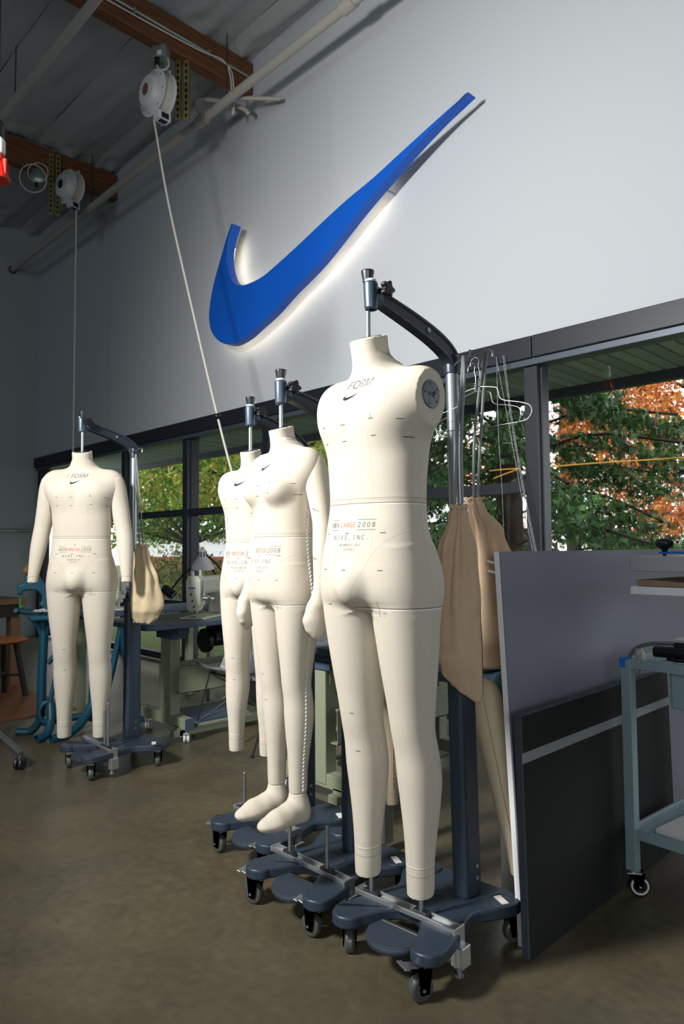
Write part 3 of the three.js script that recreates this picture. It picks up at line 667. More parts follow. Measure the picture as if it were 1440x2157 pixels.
// ------------------------------------------------------------ form stands
function caster(parent, x, z, topY, r, turn, brake) {
  const c = part(parent, 'caster', [x, 0, z], [0, turn, 0]);
  const oz = -0.026;                                     // the wheel trails behind its pivot
  const wheel = P(c, 'wheel', tr(lathe([[0.008, -0.013], [r * 0.6, -0.013], [r * 0.66, -0.0145], [r * 0.94, -0.0125], [r, -0.006], [r, 0.006], [r * 0.94, 0.0125], [r * 0.66, 0.0145], [r * 0.6, 0.013], [0.008, 0.013]], 28), 0, r, oz, 0, 0, Math.PI / 2), M.wheelGrey);
  const spokes = []; for (let i = 0; i < 7; i++) { const a = i * 0.898; for (const sx of [-1, 1]) spokes.push(tr(new THREE.CylinderGeometry(r * 0.1, r * 0.1, 0.003, 8), sx * 0.0135, r + Math.cos(a) * r * 0.42, oz + Math.sin(a) * r * 0.42, 0, 0, Math.PI / 2)); }
  P(c, 'hub', [tr(new THREE.CylinderGeometry(r * 0.2, r * 0.2, 0.034, 14), 0, r, oz, 0, 0, Math.PI / 2), ...spokes], M.wheelHub);
  const side = new THREE.Shape([[-0.012, -0.012], [0.012, -0.012], [0.024, topY - r - 0.006], [-0.02, topY - r - 0.006]].map((p) => new THREE.Vector2(...p)));
  const f = []; for (const sx of [-1, 1]) { const g = new THREE.ExtrudeGeometry(side, { depth: 0.0025, bevelEnabled: false }); g.rotateY(Math.PI / 2); g.scale(1, 1, -1); g.translate(sx * 0.0185 - 0.00125, r, oz + 0.004); f.push(g); }
  f.push(box(-0.02, 0.02, topY - 0.009, topY - 0.006, -0.026, 0.022), tr(new THREE.CylinderGeometry(0.021, 0.021, 0.006, 20), 0, topY - 0.003, 0), rod(V(-0.022, r, oz), V(0.022, r, oz), 0.0045));
  P(c, 'fork', f, M.steel);
  if (brake) P(c, 'brake_lever', [tr(box(-0.016, 0.016, -0.002, 0.002, -0.062, 0, 0.0015), 0, topY - 0.012, -0.01, 0.2), tr(box(-0.024, 0.024, -0.0025, 0.0025, -0.074, -0.058, 0.002), 0, topY - 0.012, -0.01, 0.2)], M.steel);
  return c;
}
function baseOutline() {
  const s = new THREE.Shape(), fx = 0.143, fz = 0.313, rx = 0.158, rz = -0.05, r = 0.048;
  // drawn in x, z; front is +z
  s.moveTo(0, 0.2);
  s.bezierCurveTo(0.05, 0.2, 0.06, 0.245, fx - r, fz - 0.01);
  s.absarc(fx, fz, r, Math.PI * 1.02, -0.05, true);
  s.bezierCurveTo(fx + r - 0.006, fz - 0.09, 0.15, 0.16, 0.142, 0.1); s.bezierCurveTo(0.14, 0.06, 0.19, 0.03, rx + r * 0.95, rz + 0.02);
  s.absarc(rx, rz, r, 0.35, -Math.PI / 2, true);
  s.lineTo(-rx, rz - r);
  s.absarc(-rx, rz, r, -Math.PI / 2, -Math.PI - 0.35, true);
  s.bezierCurveTo(-0.19, 0.03, -0.14, 0.06, -0.142, 0.1); s.bezierCurveTo(-0.15, 0.16, -(fx + r - 0.006), fz - 0.09, -(fx + r), fz);
  s.absarc(-fx, fz, r, Math.PI + 0.05, -0.02, true);
  s.bezierCurveTo(-0.06, 0.245, -0.05, 0.2, 0, 0.2);
  return s;
}
const DECK = 0.132;
const flatUp = (g, y) => { g.rotateX(Math.PI / 2); g.translate(0, y, 0); return g; };       // x,y -> x,z ; thickness goes down from y
const stripTex = dataTex(128, (u, v) => { const n = Math.hypot(((u * 8) % 1) - 0.5, ((v * 8) % 1) - 0.5) < 0.3 ? 255 : 150; return [n, n, n]; });
const pedalRubber = mat('#39485a', 0.65, 0, { map: rep(stripTex, 20, 20), bumpMap: rep(stripTex, 20, 20), bumpScale: 0.002 });
function makeStand(o) {
  const t = thing('form_stand', o.label, 'stand', [o.x, 0, o.z], THREE.MathUtils.degToRad(o.yaw || 0), 'rolling stands for the dress forms');
  const bx = o.bx || 0;
  if (o.lean) t.rotation.z = o.lean;
  const base = P(t, 'base', flatUp(extrude(baseOutline(), 0.034, 0.007, 3), DECK), M.steelBlue); base.position.x = bx;
  P(base, 'cap_disc', tr(lathe([[0, 0.011], [0.034, 0.011], [0.041, 0.008], [0.042, 0]], 28), -0.13, DECK, -0.055), M.steelBlue);
  P(base, 'moulded_ring', tr(new THREE.TorusGeometry(0.05, 0.002, 6, 40), 0.0, DECK + 0.0005, 0.12, Math.PI / 2), M.steelBlue);
  P(base, 'moulded_ring', tr(new THREE.TorusGeometry(0.042, 0.002, 6, 40), 0.165, DECK + 0.0005, -0.03, Math.PI / 2), M.steelBlue);
  P(base, 'sticker', tr(box(-0.026, 0.026, 0, 0.0012, -0.011, 0.011), 0.158, DECK, -0.028, 0, -0.5), M.sticker);
  o.turns.forEach((a, i) => caster(t, bx + [-0.143, 0.143, 0.158, -0.158][i], [0.313, 0.313, -0.05, -0.05][i], DECK - 0.034, 0.034, a, i < 2 && o.brakes[i]));
  // pedal between the front feet
  const ps = new THREE.Shape(); ps.moveTo(-0.085, 0); ps.lineTo(0.085, 0); ps.bezierCurveTo(0.1, 0.05, 0.06, 0.1, 0, 0.1); ps.bezierCurveTo(-0.06, 0.1, -0.1, 0.05, -0.085, 0);
  const pd = part(t, 'pedal', [bx, 0.108, 0.255], [0.16, 0, 0]);
  P(pd, 'plate', flatUp(extrude(ps, 0.018, 0.006, 2), 0), M.pedal);
  const rs = new THREE.Shape(); rs.moveTo(-0.08, 0.03); rs.lineTo(0.08, 0.03); rs.bezierCurveTo(0.08, 0.06, 0.05, 0.092, 0, 0.092); rs.bezierCurveTo(-0.05, 0.092, -0.08, 0.06, -0.08, 0.03);
  const rg = flatUp(extrude(rs, 0.005, 0.0015, 1), 0.003); { const p = rg.attributes.position, uv = rg.attributes.uv; for (let i = 0; i < p.count; i++) uv.setXY(i, p.getX(i) * 2.2, p.getZ(i) * 2.2); }
  P(pd, 'rubber_tread', rg, pedalRubber);
  P(pd, 'hinge', rod(V(-0.07, -0.008, -0.006), V(0.07, -0.008, -0.006), 0.009), M.darkSteel);
  // chrome slide with two upright pins
  const sl = part(t, 'slide_bar', [bx, DECK, 0.205]);
  P(sl, 'rail', [box(-0.195, 0.165, 0, 0.014, 0.012, 0.02, 0.002), box(-0.195, 0.165, 0, 0.014, -0.02, -0.012, 0.002), box(-0.195, 0.165, 0.0005, 0.003, -0.02, 0.02), box(-0.198, -0.19, 0.001, 0.018, -0.022, 0.022, 0.002)], M.chrome);
  P(sl, 'end_bracket', [box(0.163, 0.17, -0.085, 0.016, -0.024, 0.024, 0.002), box(0.15, 0.19, -0.085, -0.03, -0.021, 0.021, 0.003)], M.chrome);
  P(sl, 'lock_screw', [rod(V(0.17, -0.104, 0.008), V(0.17, -0.08, 0.008), 0.008), rod(V(0.17, -0.11, 0.008), V(0.17, -0.1, 0.008), 0.013)], M.steel);
  for (const [px, ph] of o.pins) { P(sl, 'pin', [rod(V(px, 0.01, 0), V(px, ph, 0), 0.0068), ball(0.0068, px, ph, 0, 1, 0.5, 1)], M.steel); P(sl, 'pin_carrier', box(px - 0.024, px + 0.024, 0.006, 0.02, -0.012, 0.012, 0.002), M.darkSteel); }
  // lower post, pole, arm
  const pt = o.postTop;
  P(t, 'lower_post', [box(-0.029, 0.029, DECK - 0.01, pt, -0.044, 0.044, 0.018), box(-0.031, 0.031, pt - 0.006, pt + 0.003, -0.046, 0.046, 0.014)], M.steelBlue);
  for (const y of [0.05, 0.085]) P(t, 'post_screw', rod(V(0.028, DECK + y, -0.01), V(0.0325, DECK + y, -0.01), 0.006), M.steel);
  const jt = o.collarY - 0.145, L = o.L;
  P(t, 'pole', rod(V(0, pt - 0.05, 0), V(0, jt + 0.005, 0), 0.0205, 0.0205, 28), M.alu);
  P(t, 'arm_socket', lathe([[0.0235, 0], [0.0245, 0.004], [0.0245, 0.05], [0.02, 0.06], [0, 0.06]], 26).translate(0, jt - 0.012, 0), M.armBlue);
  // the arm: an I-section swept along an arch
  const prof = [[-0.016, -0.028], [0.016, -0.028], [0.0175, -0.024], [0.0175, -0.018], [0.013, -0.012], [0.013, 0.012], [0.0175, 0.018], [0.0175, 0.024], [0.015, 0.028], [-0.015, 0.028], [-0.0175, 0.024], [-0.0175, 0.018], [-0.013, 0.012], [-0.013, -0.012], [-0.0175, -0.018], [-0.0175, -0.024]];
  const A = V(0, jt + 0.028, -0.002), B = V(0, o.collarY + 0.002, L - 0.012), c1 = V(0, jt + 0.085, 0.03), c2 = V(0, o.collarY - 0.03, L * 0.55), cv = new THREE.CubicBezierCurve3(A, c1, c2, B);
  const N = 30, pos = [], ix = [], n = prof.length;
  for (let i = 0; i <= N; i++) {
    const p = cv.getPoint(i / N), tg = cv.getTangent(i / N), nn = V(0, tg.z, -tg.y), k = 1 - 0.3 * Math.pow(i / N, 2);
    for (const [a, b] of prof) pos.push(p.x + a * (0.9 + 0.1 * k), p.y + nn.y * b * k, p.z + nn.z * b * k);
  }
  for (let i = 0; i < N; i++) for (let j = 0; j < n; j++) { const a = i * n + j, b = i * n + (j + 1) % n, c = a + n, d = b + n; ix.push(a, c, b, b, c, d); }
  for (let j = 1; j < n - 1; j++) { ix.push(0, j, j + 1); ix.push(N * n, N * n + j + 1, N * n + j); }
  let ag = new THREE.BufferGeometry(); ag.setAttribute('position', new THREE.Float32BufferAttribute(pos, 3)); ag.setIndex(ix); ag = toCreasedNormals(ag, 0.6);
  const arm = P(t, 'arm', ag, M.armBlue);
  const mid = cv.getPoint(0.5); P(arm, 'arm_bolt', rod(V(-0.0165, mid.y, mid.z), V(0.0165, mid.y, mid.z), 0.008), M.alu);
  const sb = cv.getPoint(0.06); P(arm, 'arm_bolt', rod(V(-0.019, sb.y, sb.z), V(0.019, sb.y, sb.z), 0.008), M.alu);
  const cg = part(t, 'collar', [0, o.collarY, L]);
  P(cg, 'sleeve', [lathe([[0.0075, -0.042], [0.017, -0.042], [0.019, -0.036], [0.021, 0.03], [0.018, 0.036], [0.0075, 0.036]], 24), box(-0.014, 0.014, -0.026, 0.026, -0.04, -0.008, 0.004)], M.collar);
  P(cg, 'ring', lathe([[0.0075, 0.036], [0.016, 0.036], [0.016, 0.043], [0.0075, 0.043]], 20), M.white);
  const star = new THREE.Shape(); for (let i = 0; i <= 60; i++) { const a = i / 60 * Math.PI * 2, r = 0.021 + 0.0045 * Math.cos(a * 5); i ? star.lineTo(Math.cos(a) * r, Math.sin(a) * r) : star.moveTo(Math.cos(a) * r, Math.sin(a) * r); }
  P(cg, 'knob', [extrude(star, 0.018, 0.004, 2).rotateY(Math.PI / 2).translate(0.032, 0.012, -0.024), rod(V(0.008, 0.012, -0.02), V(0.034, 0.012, -0.024), 0.007)], M.black);
  // hook behind the pole for bags and hangers
  P(t, 'bag_hook', [tube([[0.018, jt + 0.012, 0.008], [0.05, jt + 0.016, 0.03], [0.1, jt + 0.002, 0.068], [0.116, jt + 0.004, 0.08], [0.126, jt + 0.022, 0.086]], 0.0036, 24, 8), ...(o.hook ? [tube([[0.03, jt + 0.012, 0.005], [0.08, jt + 0.024, 0.02], [0.15, jt + 0.026, 0.03], [0.168, jt + 0.018, 0.034], [0.172, jt + 0.0, 0.036]], 0.0036, 30, 8)] : [])], M.steel);
  P(t, 'side_hook', [tube([[0.028, pt - 0.12, 0.02], [0.05, pt - 0.12, 0.02], [0.058, pt - 0.13, 0.02], [0.062, pt - 0.118, 0.02]], 0.003, 16, 6)], M.steel);
}
const STANDS = [
  { label: 'blue grey rolling stand of the largest form, nearest the camera', x: -1.302, z: -1.80, yaw: 2, lean: 0.018, bx: -0.058, L: 0.385, collarY: 1.888, postTop: 0.87, pins: [[-0.148, 0.15], [0.04, 0.3]], turns: [0.69, 2.75, -0.5, 0.4], brakes: [0, 1], hook: 1 },
  { label: 'blue grey rolling stand under the form with feet, one brake lever on each front wheel', x: -1.775, z: -1.79, yaw: 0, bx: 0.01, L: 0.33, collarY: 1.695, postTop: 0.86, pins: [[-0.118, 0.26], [0.068, 0.15]], turns: [1.8, 1.7, 0.5, 0.4], brakes: [1, 1], hook: 0 },
  { label: 'blue grey rolling stand under the small armless form, furthest back of the three close together', x: -2.2, z: -1.93, yaw: 0, bx: 0.02, L: 0.275, collarY: 1.70, postTop: 0.86, pins: [[-0.15, 0.15], [0.06, 0.15]], turns: [1.6, 1.7, 0.6, 0.2], brakes: [1, 1], hook: 0 },
  { label: 'blue grey rolling stand of the form with full arms, alone at the left', x: -3.69, z: -1.95, yaw: -2, bx: 0.05, L: 0.305, collarY: 1.86, postTop: 0.9, pins: [[0.06, 0.2], [0.1, 0.24]], turns: [1.15, 1.05, 0.9, 0.4], brakes: [0, 0], hook: 1 },
];
STANDS.forEach(makeStand);
// ------------------------------------------------------------ lit sign on the wall
{
  const face = [[-5.065, 4.08], [-5.148, 3.958], [-5.25, 3.779], [-5.343, 3.603], [-5.398, 3.434], [-5.412, 3.315], [-5.383, 3.196], [-5.305, 3.102], [-5.195, 3.03], [-5.062, 2.99], [-4.869, 3.006], [-4.685, 3.064], [-4.48, 3.135], [-4.27, 3.234], [-3.918, 3.38], [-3.438, 3.654], [-3.081, 3.833], [-2.822, 3.951], [-2.536, 4.061], [-2.505, 4.062], [-2.677, 4.018], [-2.859, 3.967], [-3.09, 3.899], [-3.338, 3.826], [-3.605, 3.764], [-3.891, 3.68], [-4.148, 3.599], [-4.422, 3.52], [-4.625, 3.471], [-4.776, 3.465], [-4.901, 3.477], [-5.03, 3.536], [-5.103, 3.646], [-5.137, 3.775], [-5.111, 3.926], [-5.032, 4.067]];
  const low = new THREE.CatmullRomCurve3(face.slice(0, 19).map((p) => V(p[0], p[1], 0)), false, 'centripetal').getPoints(90), top = new THREE.CatmullRomCurve3(face.slice(19).map((p) => V(p[0], p[1], 0)), false, 'centripetal').getPoints(90);
  const shape = new THREE.Shape([...low, ...top].map((p) => new THREE.Vector2(p.x, p.y)));
  const t = thing('wall_sign', 'large blue curved tick shaped sign with lit edges on the white wall', 'sign', [-4.0, 2.99, -3.8]);
  const g = new THREE.ExtrudeGeometry(shape, { depth: 0.08, bevelEnabled: true, bevelSize: 0.0015, bevelThickness: 0.0015, bevelSegments: 1 });
  P(t, 'sign_body', g.translate(4.0, -2.99, 0.12), M.signBlue);
  const glow = new THREE.MeshStandardMaterial({ color: 0x000000, emissive: new THREE.Color().setRGB(1, 0.82, 0.55), emissiveIntensity: 9 });
  const inset = (pts, d) => pts.map((p, i) => { const a = pts[Math.max(0, i - 1)], b = pts[Math.min(pts.length - 1, i + 1)], k = V(-(b.y - a.y), b.x - a.x, 0).normalize(); return V(p.x + k.x * d + 4.0, p.y + k.y * d - 2.99, 0.105); });
  P(t, 'led_strip', tube(inset(low.slice(6, 76), 0.03), 0.007, 120, 6), glow);
  P(t, 'led_strip', tube(inset(top.slice(22, 84), 0.03), 0.007, 120, 6), glow);
  P(t, 'standoff', [[-5.2, 3.3], [-4.6, 3.3], [-3.7, 3.65], [-3.3, 3.76]].map(([x, y]) => rod(V(x + 4, y - 2.99, 0), V(x + 4, y - 2.99, 0.122), 0.008)), M.alu);
  const glowLight = (pts, i, j, up) => { const a = pts[i], b = pts[j], n = V(-(b.y - a.y), b.x - a.x, 0).normalize().multiplyScalar(up), x = (a.x + b.x) / 2 + n.x, y = (a.y + b.y) / 2 + n.y; areaLight(new THREE.Color().setRGB(1, 0.82, 0.5), 20, a.distanceTo(b), 0.014, [x, y, -3.7], [x, y, -3.8]).rotateZ(Math.atan2(b.y - a.y, b.x - a.x)); };
  for (let i = 24; i < 76; i += 4) glowLight(low, i, i + 4, 0.03);
  for (let i = 58; i < 84; i += 4) glowLight(top, i, i + 4, 0.03);
}
// ------------------------------------------------------------ cloth bags
function bagGeo(h, prof, dep, folds, seed, slant = 0) {   // prof: [v, half width, cx] from gathered top (v = 0) to bottom (v = 1)
  const nu = 72, nv = 56, pos = [], uv = [], ix = [];
  const at = (v, k) => { let i = 0; while (i < prof.length - 2 && prof[i + 1][0] < v) i++; const a = prof[i], b = prof[i + 1], s = (v - a[0]) / (b[0] - a[0]), q = s * s * (3 - 2 * s); return a[k] + (b[k] - a[k]) * q; };
  for (let j = 0; j <= nv; j++) for (let i = 0; i <= nu; i++) {
    const v = j / nv, a = i / nu * Math.PI * 2, w = at(v, 1), cx = at(v, 2), d = Math.min(w * 0.9, dep * (0.35 + 0.65 * Math.sin(Math.PI * Math.min(1, v * 0.75 + 0.12)))) * (v > 0.85 ? 1 - (v - 0.85) / 0.15 * 0.75 : 1);
    const top = Math.pow(1 - v, 1.1), f = 1 + (0.24 * top + 0.015 + 0.02 * (1 - v)) * Math.sin(a * folds + seed + 2.2 * noise.noise(v * 2, a, seed)) + 0.06 * noise.noise(Math.cos(a) * 2, v * 4, seed + Math.sin(a));
    pos.push(cx + Math.cos(a) * w * f, -v * h - slant * Math.cos(a) * v * v * v + 0.008 * noise.noise(Math.cos(a) * 2, seed, Math.sin(a) * 2) * v, Math.sin(a) * d * f);
    uv.push(i / nu * 2, v * 2);
  }
  for (let j = 0; j < nv; j++) for (let i = 0; i < nu; i++) { const a = j * (nu + 1) + i, b = a + nu + 1; ix.push(a, a + 1, b, b, a + 1, b + 1); }
  const c = pos.length / 3; let mx = 0, my = 0, mz = 0; for (let i = 0; i < nu; i++) { const k = (nv * (nu + 1) + i) * 3; mx += pos[k] / nu; my += pos[k + 1] / nu; mz += pos[k + 2] / nu; }
  pos.push(mx, my - 0.004, mz); uv.push(0.5, 2.05); for (let i = 0; i < nu; i++) ix.push(nv * (nu + 1) + i, nv * (nu + 1) + i + 1, c);
  const g = new THREE.BufferGeometry(); g.setAttribute('position', new THREE.Float32BufferAttribute(pos, 3)); g.setAttribute('uv', new THREE.Float32BufferAttribute(uv, 2)); g.setIndex(ix); g.computeVertexNormals();
  const n = g.attributes.normal; for (let j = 0; j <= nv; j++) { const a = j * (nu + 1), b = a + nu; const s = V(n.getX(a) + n.getX(b), n.getY(a) + n.getY(b), n.getZ(a) + n.getZ(b)).normalize(); n.setXYZ(a, s.x, s.y, s.z); n.setXYZ(b, s.x, s.y, s.z); }
  return g;
}
function ruffle(r, y, seed, d = 0.5, cx = 0, cz = 0) { const p = []; for (let i = 0; i < 44; i++) { const a = i / 44 * Math.PI * 2, k = r * (1 + 0.16 * Math.sin(a * 9 + seed)); p.push(V(cx + Math.cos(a) * k, y + 0.004 * Math.sin(a * 5 + seed), cz + Math.sin(a) * k * d)); } return tube(p, 0.0055, 130, 6, true); }
function bag(label, pos, turn, h, prof, dep, folds, seed, m, cords, slant = 0) {
  const t = thing('drawstring_bag', label, 'bag', [pos[0], pos[1] - h, pos[2]], turn);
  P(t, 'cloth', bagGeo(h, prof, dep, folds, seed, slant).translate(0, h, 0), m);
  P(t, 'gathered_hem', [ruffle(prof[0][1] * 1.25, h - 0.004, seed, 0.7, prof[0][2]), ruffle(prof[0][1] * 1.2, h - 0.022, seed + 2, 0.7, prof[0][2])], m);
  for (const c of cords) P(t, 'drawstring', tube(c.map(([x, y, z]) => V(x, y + h, z)), 0.0046, 40, 6), M.tapeGrey);
  return t;
}
bag('pale drawstring bag hanging from the stand of the left form', [-3.615, 1.205, -1.965], 0.75, 0.435, [[0, 0.022, 0], [0.12, 0.04, 0], [0.45, 0.068, 0.02], [0.78, 0.09, 0.03], [0.93, 0.075, 0.02], [1, 0.05, 0.01]], 0.07, 6, 1.2, M.bag,
  [[[0.006, -0.02, 0], [0.001, 0.2, 0.03], [-0.01, 0.45, 0.07], [-0.012, 0.505, 0.08]], [[-0.012, -0.02, 0.01], [-0.014, 0.2, 0.04], [-0.018, 0.45, 0.075], [-0.012, 0.505, 0.08]]]);
bag('tan drawstring bag in front of the other one, hanging behind the largest form', [-1.236, 1.303, -1.69], 0.75, 0.55, [[0, 0.016, 0.002], [0.06, 0.024, 0], [0.25, 0.05, -0.006], [0.52, 0.066, -0.012], [0.8, 0.066, -0.004], [0.93, 0.06, 0.004], [1, 0.042, 0.014]], 0.05, 7, 2.6, M.bagTan,
  [[[-0.012, -0.02, 0.01], [0.0, 0.2, 0.0], [0.018, 0.4, -0.01], [0.022, 0.45, -0.016]], [[0.01, -0.02, 0.01], [0.012, 0.2, 0.0], [0.024, 0.4, -0.005], [0.024, 0.45, -0.014]]], 0.03);
bag('wide tan drawstring bag behind, its folds spreading beside the grey board', [-1.375, 1.345, -1.965], 0.8, 0.565, [[0, 0.018, 0], [0.05, 0.028, 0.005], [0.2, 0.06, 0.03], [0.45, 0.095, 0.05], [0.75, 0.11, 0.06], [0.95, 0.105, 0.06], [1, 0.08, 0.06]], 0.06, 9, 4.4, M.bagTan,
  [[[0.0, -0.02, 0], [-0.008, 0.2, 0.08], [-0.006, 0.38, 0.2], [-0.01, 0.43, 0.26]], [[0.012, -0.02, 0], [0.01, 0.2, 0.09], [0.004, 0.38, 0.2], [-0.002, 0.43, 0.26]]]);
bag('tan drawstring bag hanging between the form with feet and the largest form', [-1.69, 1.16, -1.76], 0.8, 0.46, [[0, 0.018, 0], [0.1, 0.03, 0], [0.45, 0.062, 0.01], [0.8, 0.078, 0.02], [0.95, 0.07, 0.02], [1, 0.04, 0.01]], 0.06, 6, 7.2, M.bagTan,
  [[[0.006, -0.02, 0], [0.01, 0.2, 0.02], [0.012, 0.395, 0.03]], [[-0.01, -0.02, 0], [-0.002, 0.2, 0.02], [0.01, 0.395, 0.04]]]);
// loose arms of the forms, with their shoulder discs
function looseArm(label, pos, rot, len, k) {
  const t = thing('loose_arm', label, 'dress form arm', pos); t.rotation.set(...rot);
  const f = smoothChain([[0, 0.05, 0, 0.058], [0.004, 0.12, 0, 0.054], [0.006, 0.25, 0, 0.046], [0.004, 0.36, 0, 0.041], [0, 0.46, 0, 0.034], [-0.004, 0.56, 0, 0.0265], [-0.004, 0.64, 0, 0.0255]]);
  const fld = (x, tt, z) => Math.max(f(x, tt, z), tt - 0.6, -0.012 - tt * 0.5 - x);
  const g = surfaceNets(fld, [-0.09, -0.03, -0.09], [0.09, 0.63, 0.09], 0.006, k); const p = g.attributes.position, uv = new Float32Array(p.count * 2); for (let i = 0; i < p.count; i++) { uv[i * 2] = p.getX(i) * 3; uv[i * 2 + 1] = p.getY(i) * 3; }
  g.setAttribute('uv', new THREE.BufferAttribute(uv, 2)); P(t, 'arm_cloth', g.translate(0, len, 0), M.linen);
  P(t, 'shoulder_disc', tr(lathe([[0, 0.004], [0.036 * k, 0.004], [0.038 * k, 0], [0.036 * k, -0.002]], 24), -0.035 * k, len - 0.045 * k, 0, 0, 0, 1.15), M.blackMatt);
  P(t, 'wrist_seam', new THREE.TorusGeometry(0.027 * k, 0.0013, 5, 30).rotateX(Math.PI / 2).translate(-0.004 * k, len - 0.545 * k, 0), M.bag);
  const pts = []; for (let i = 0; i < 60; i++) { const tt = 0.06 + i * 0.008; let a = 0, b = 0.1; for (let q = 0; q < 18; q++) { const m = (a + b) / 2; if (fld(m * 0.55, tt, m * 0.83) < 0) a = m; else b = m; } pts.push(V(a * 0.55 * k, len - tt * k, a * 0.83 * k + (i % 2 ? 0.0008 : -0.0008))); }
  P(t, 'side_lacing', tube(pts, 0.0011, 160, 5), M.cardboard);
}
looseArm('loose linen arm with a black shoulder disc beside the grey board', [-1.21, 0.17, -1.945], [0.0, 0.0, 0.23], 0.6 * 0.98, 0.98);
looseArm('loose linen arm hanging below the bag behind the form with feet', [-1.72, 0.26, -1.93], [0.05, 0.3, -0.03], 0.6 * 0.9, 0.9);
// ------------------------------------------------------------ wire hangers on the hook
function hanger(label, pos, turn, w, drop) {
  const t = thing('wire_hanger', label, 'hanger', pos, turn);
  const r = 0.0014;
  P(t, 'hook', tube([[-0.03, 0.128, 0], [-0.026, 0.145, 0], [-0.012, 0.152, 0], [-0.001, 0.144, 0], [-0.003, 0.126, 0], [0.001, 0.108, 0], [0.002, 0.085, 0], [0, 0.06, 0]], r, 40, 7), M.steel);
  P(t, 'twisted_neck', Array.from({ length: 5 }, (_, i) => new THREE.TorusGeometry(0.0038, 0.0014, 6, 14).rotateX(Math.PI / 2 + 0.2).translate(0, 0.064 + i * 0.0055, 0)), M.steel);
  const half = (s) => [[0, 0.062, 0], [s * 0.05, 0.052, 0], [s * 0.058, 0.048, 0], [s * 0.066, 0.02, 0], [s * 0.074, 0.012, 0], [s * (w - 0.03), -0.005, 0], [s * (w - 0.006), -0.016, 0], [s * w, -0.032, 0], [s * (w - 0.012), -drop + 0.006, 0], [s * (w - 0.04), -drop, 0]];
  P(t, 'shoulder_wire', [tube(half(1), r, 70, 7), tube(half(-1), r, 70, 7)], M.steel);
  P(t, 'bottom_bar', tube([[-(w - 0.04), -drop, 0], [0, -drop - 0.004, 0], [w - 0.04, -drop, 0]], r, 30, 7), M.steel);
}
hanger('front wire clothes hanger on the hook behind the largest form', [-1.2, 1.6, -1.755], 0.1, 0.165, 0.06);
hanger('second wire clothes hanger, behind the first on the hook', [-1.235, 1.595, -1.785], -0.12, 0.17, 0.062);
// ------------------------------------------------------------ bead chains of the roller blind
function chainOf(label, pts) {
  const t = thing('blind_chain', label, 'blind chain', pts[0]), c = new THREE.CatmullRomCurve3(pts.map((p) => V(p[0] - pts[0][0], p[1] - pts[0][1], p[2] - pts[0][2]))), n = Math.round(c.getLength() / 0.0085), bead = new THREE.IcosahedronGeometry(0.0026, 1), list = [];
  for (let i = 0; i <= n; i++) { const p = c.getPointAt(i / n); list.push(bead.clone().translate(p.x, p.y, p.z)); }
  const o = P(t, 'beads', list, M.chrome); o.userData.kind = 'stuff'; P(t, 'chain_core', new THREE.TubeGeometry(c, 60, 0.0008, 4), M.steel);
}
const zc = -3.752;
chainOf('steel bead chain hanging straight beside the window post', [[-2.435, 2.37, zc - 0.004], [-2.43, 1.9, zc], [-2.41, 1.5, zc], [-2.405, 1.05, zc]]);
chainOf('steel bead chain slanting across the window post, leftmost of three slanting ones', [[-2.43, 2.37, zc + 0.01], [-2.36, 2.0, zc + 0.01], [-2.27, 1.5, zc + 0.01], [-2.18, 1.05, zc + 0.01]]);
chainOf('steel bead chain slanting across the window post, middle of three slanting ones', [[-2.385, 2.37, zc + 0.005], [-2.34, 2.0, zc + 0.005], [-2.255, 1.5, zc + 0.01], [-2.165, 1.05, zc + 0.01]]);
chainOf('steel bead chain slanting across the window post, rightmost of three slanting ones', [[-2.37, 2.37, zc + 0.015], [-2.325, 2.0, zc + 0.015], [-2.24, 1.5, zc + 0.02], [-2.15, 1.05, zc + 0.02]]);
// ------------------------------------------------------------ leaning boards
{
  const t = thing('foam_board', 'tall grey faced foam board with a white edge, behind the low black board', 'board', [-1.152, 0, -1.868]);
  t.rotation.z = 0.052;
  P(t, 'core', box(-0.022, -0.004, 0, 1.168, -1.55, 0, 0.001), M.boardWhite); P(t, 'grey_face', box(-0.005, 0.0, 0, 1.168, -1.55, -0.002), M.boardGrey);
  P(t, 'edge_peg', [tr(rod(V(-0.06, 1.14, -0.02), V(-0.02, 1.13, -0.02), 0.004)), tr(rod(V(-0.06, 1.11, -0.02), V(-0.02, 1.1, -0.02), 0.004))], M.boardWhite);
  const b = thing('black_board', 'low black padded board with a grey tape stripe, leaning on the grey board', 'board', [-1.105, 0, -1.815]);
  b.rotation.z = 0.02;
  P(b, 'panel', box(-0.02, 0, 0, 0.69, -1.09, 0, 0.003), M.boardBlack); P(b, 'rough_edge', [box(-0.021, 0.0005, 0.002, 0.689, -0.006, 0.003, 0.002), box(-0.021, 0.0005, 0.686, 0.692, -1.09, 0.002, 0.002)], M.boardEdge);
  P(b, 'tape_stripe', box(0.0002, 0.0012, 0.552, 0.582, -1.089, 0.0), M.tapeGrey);
}
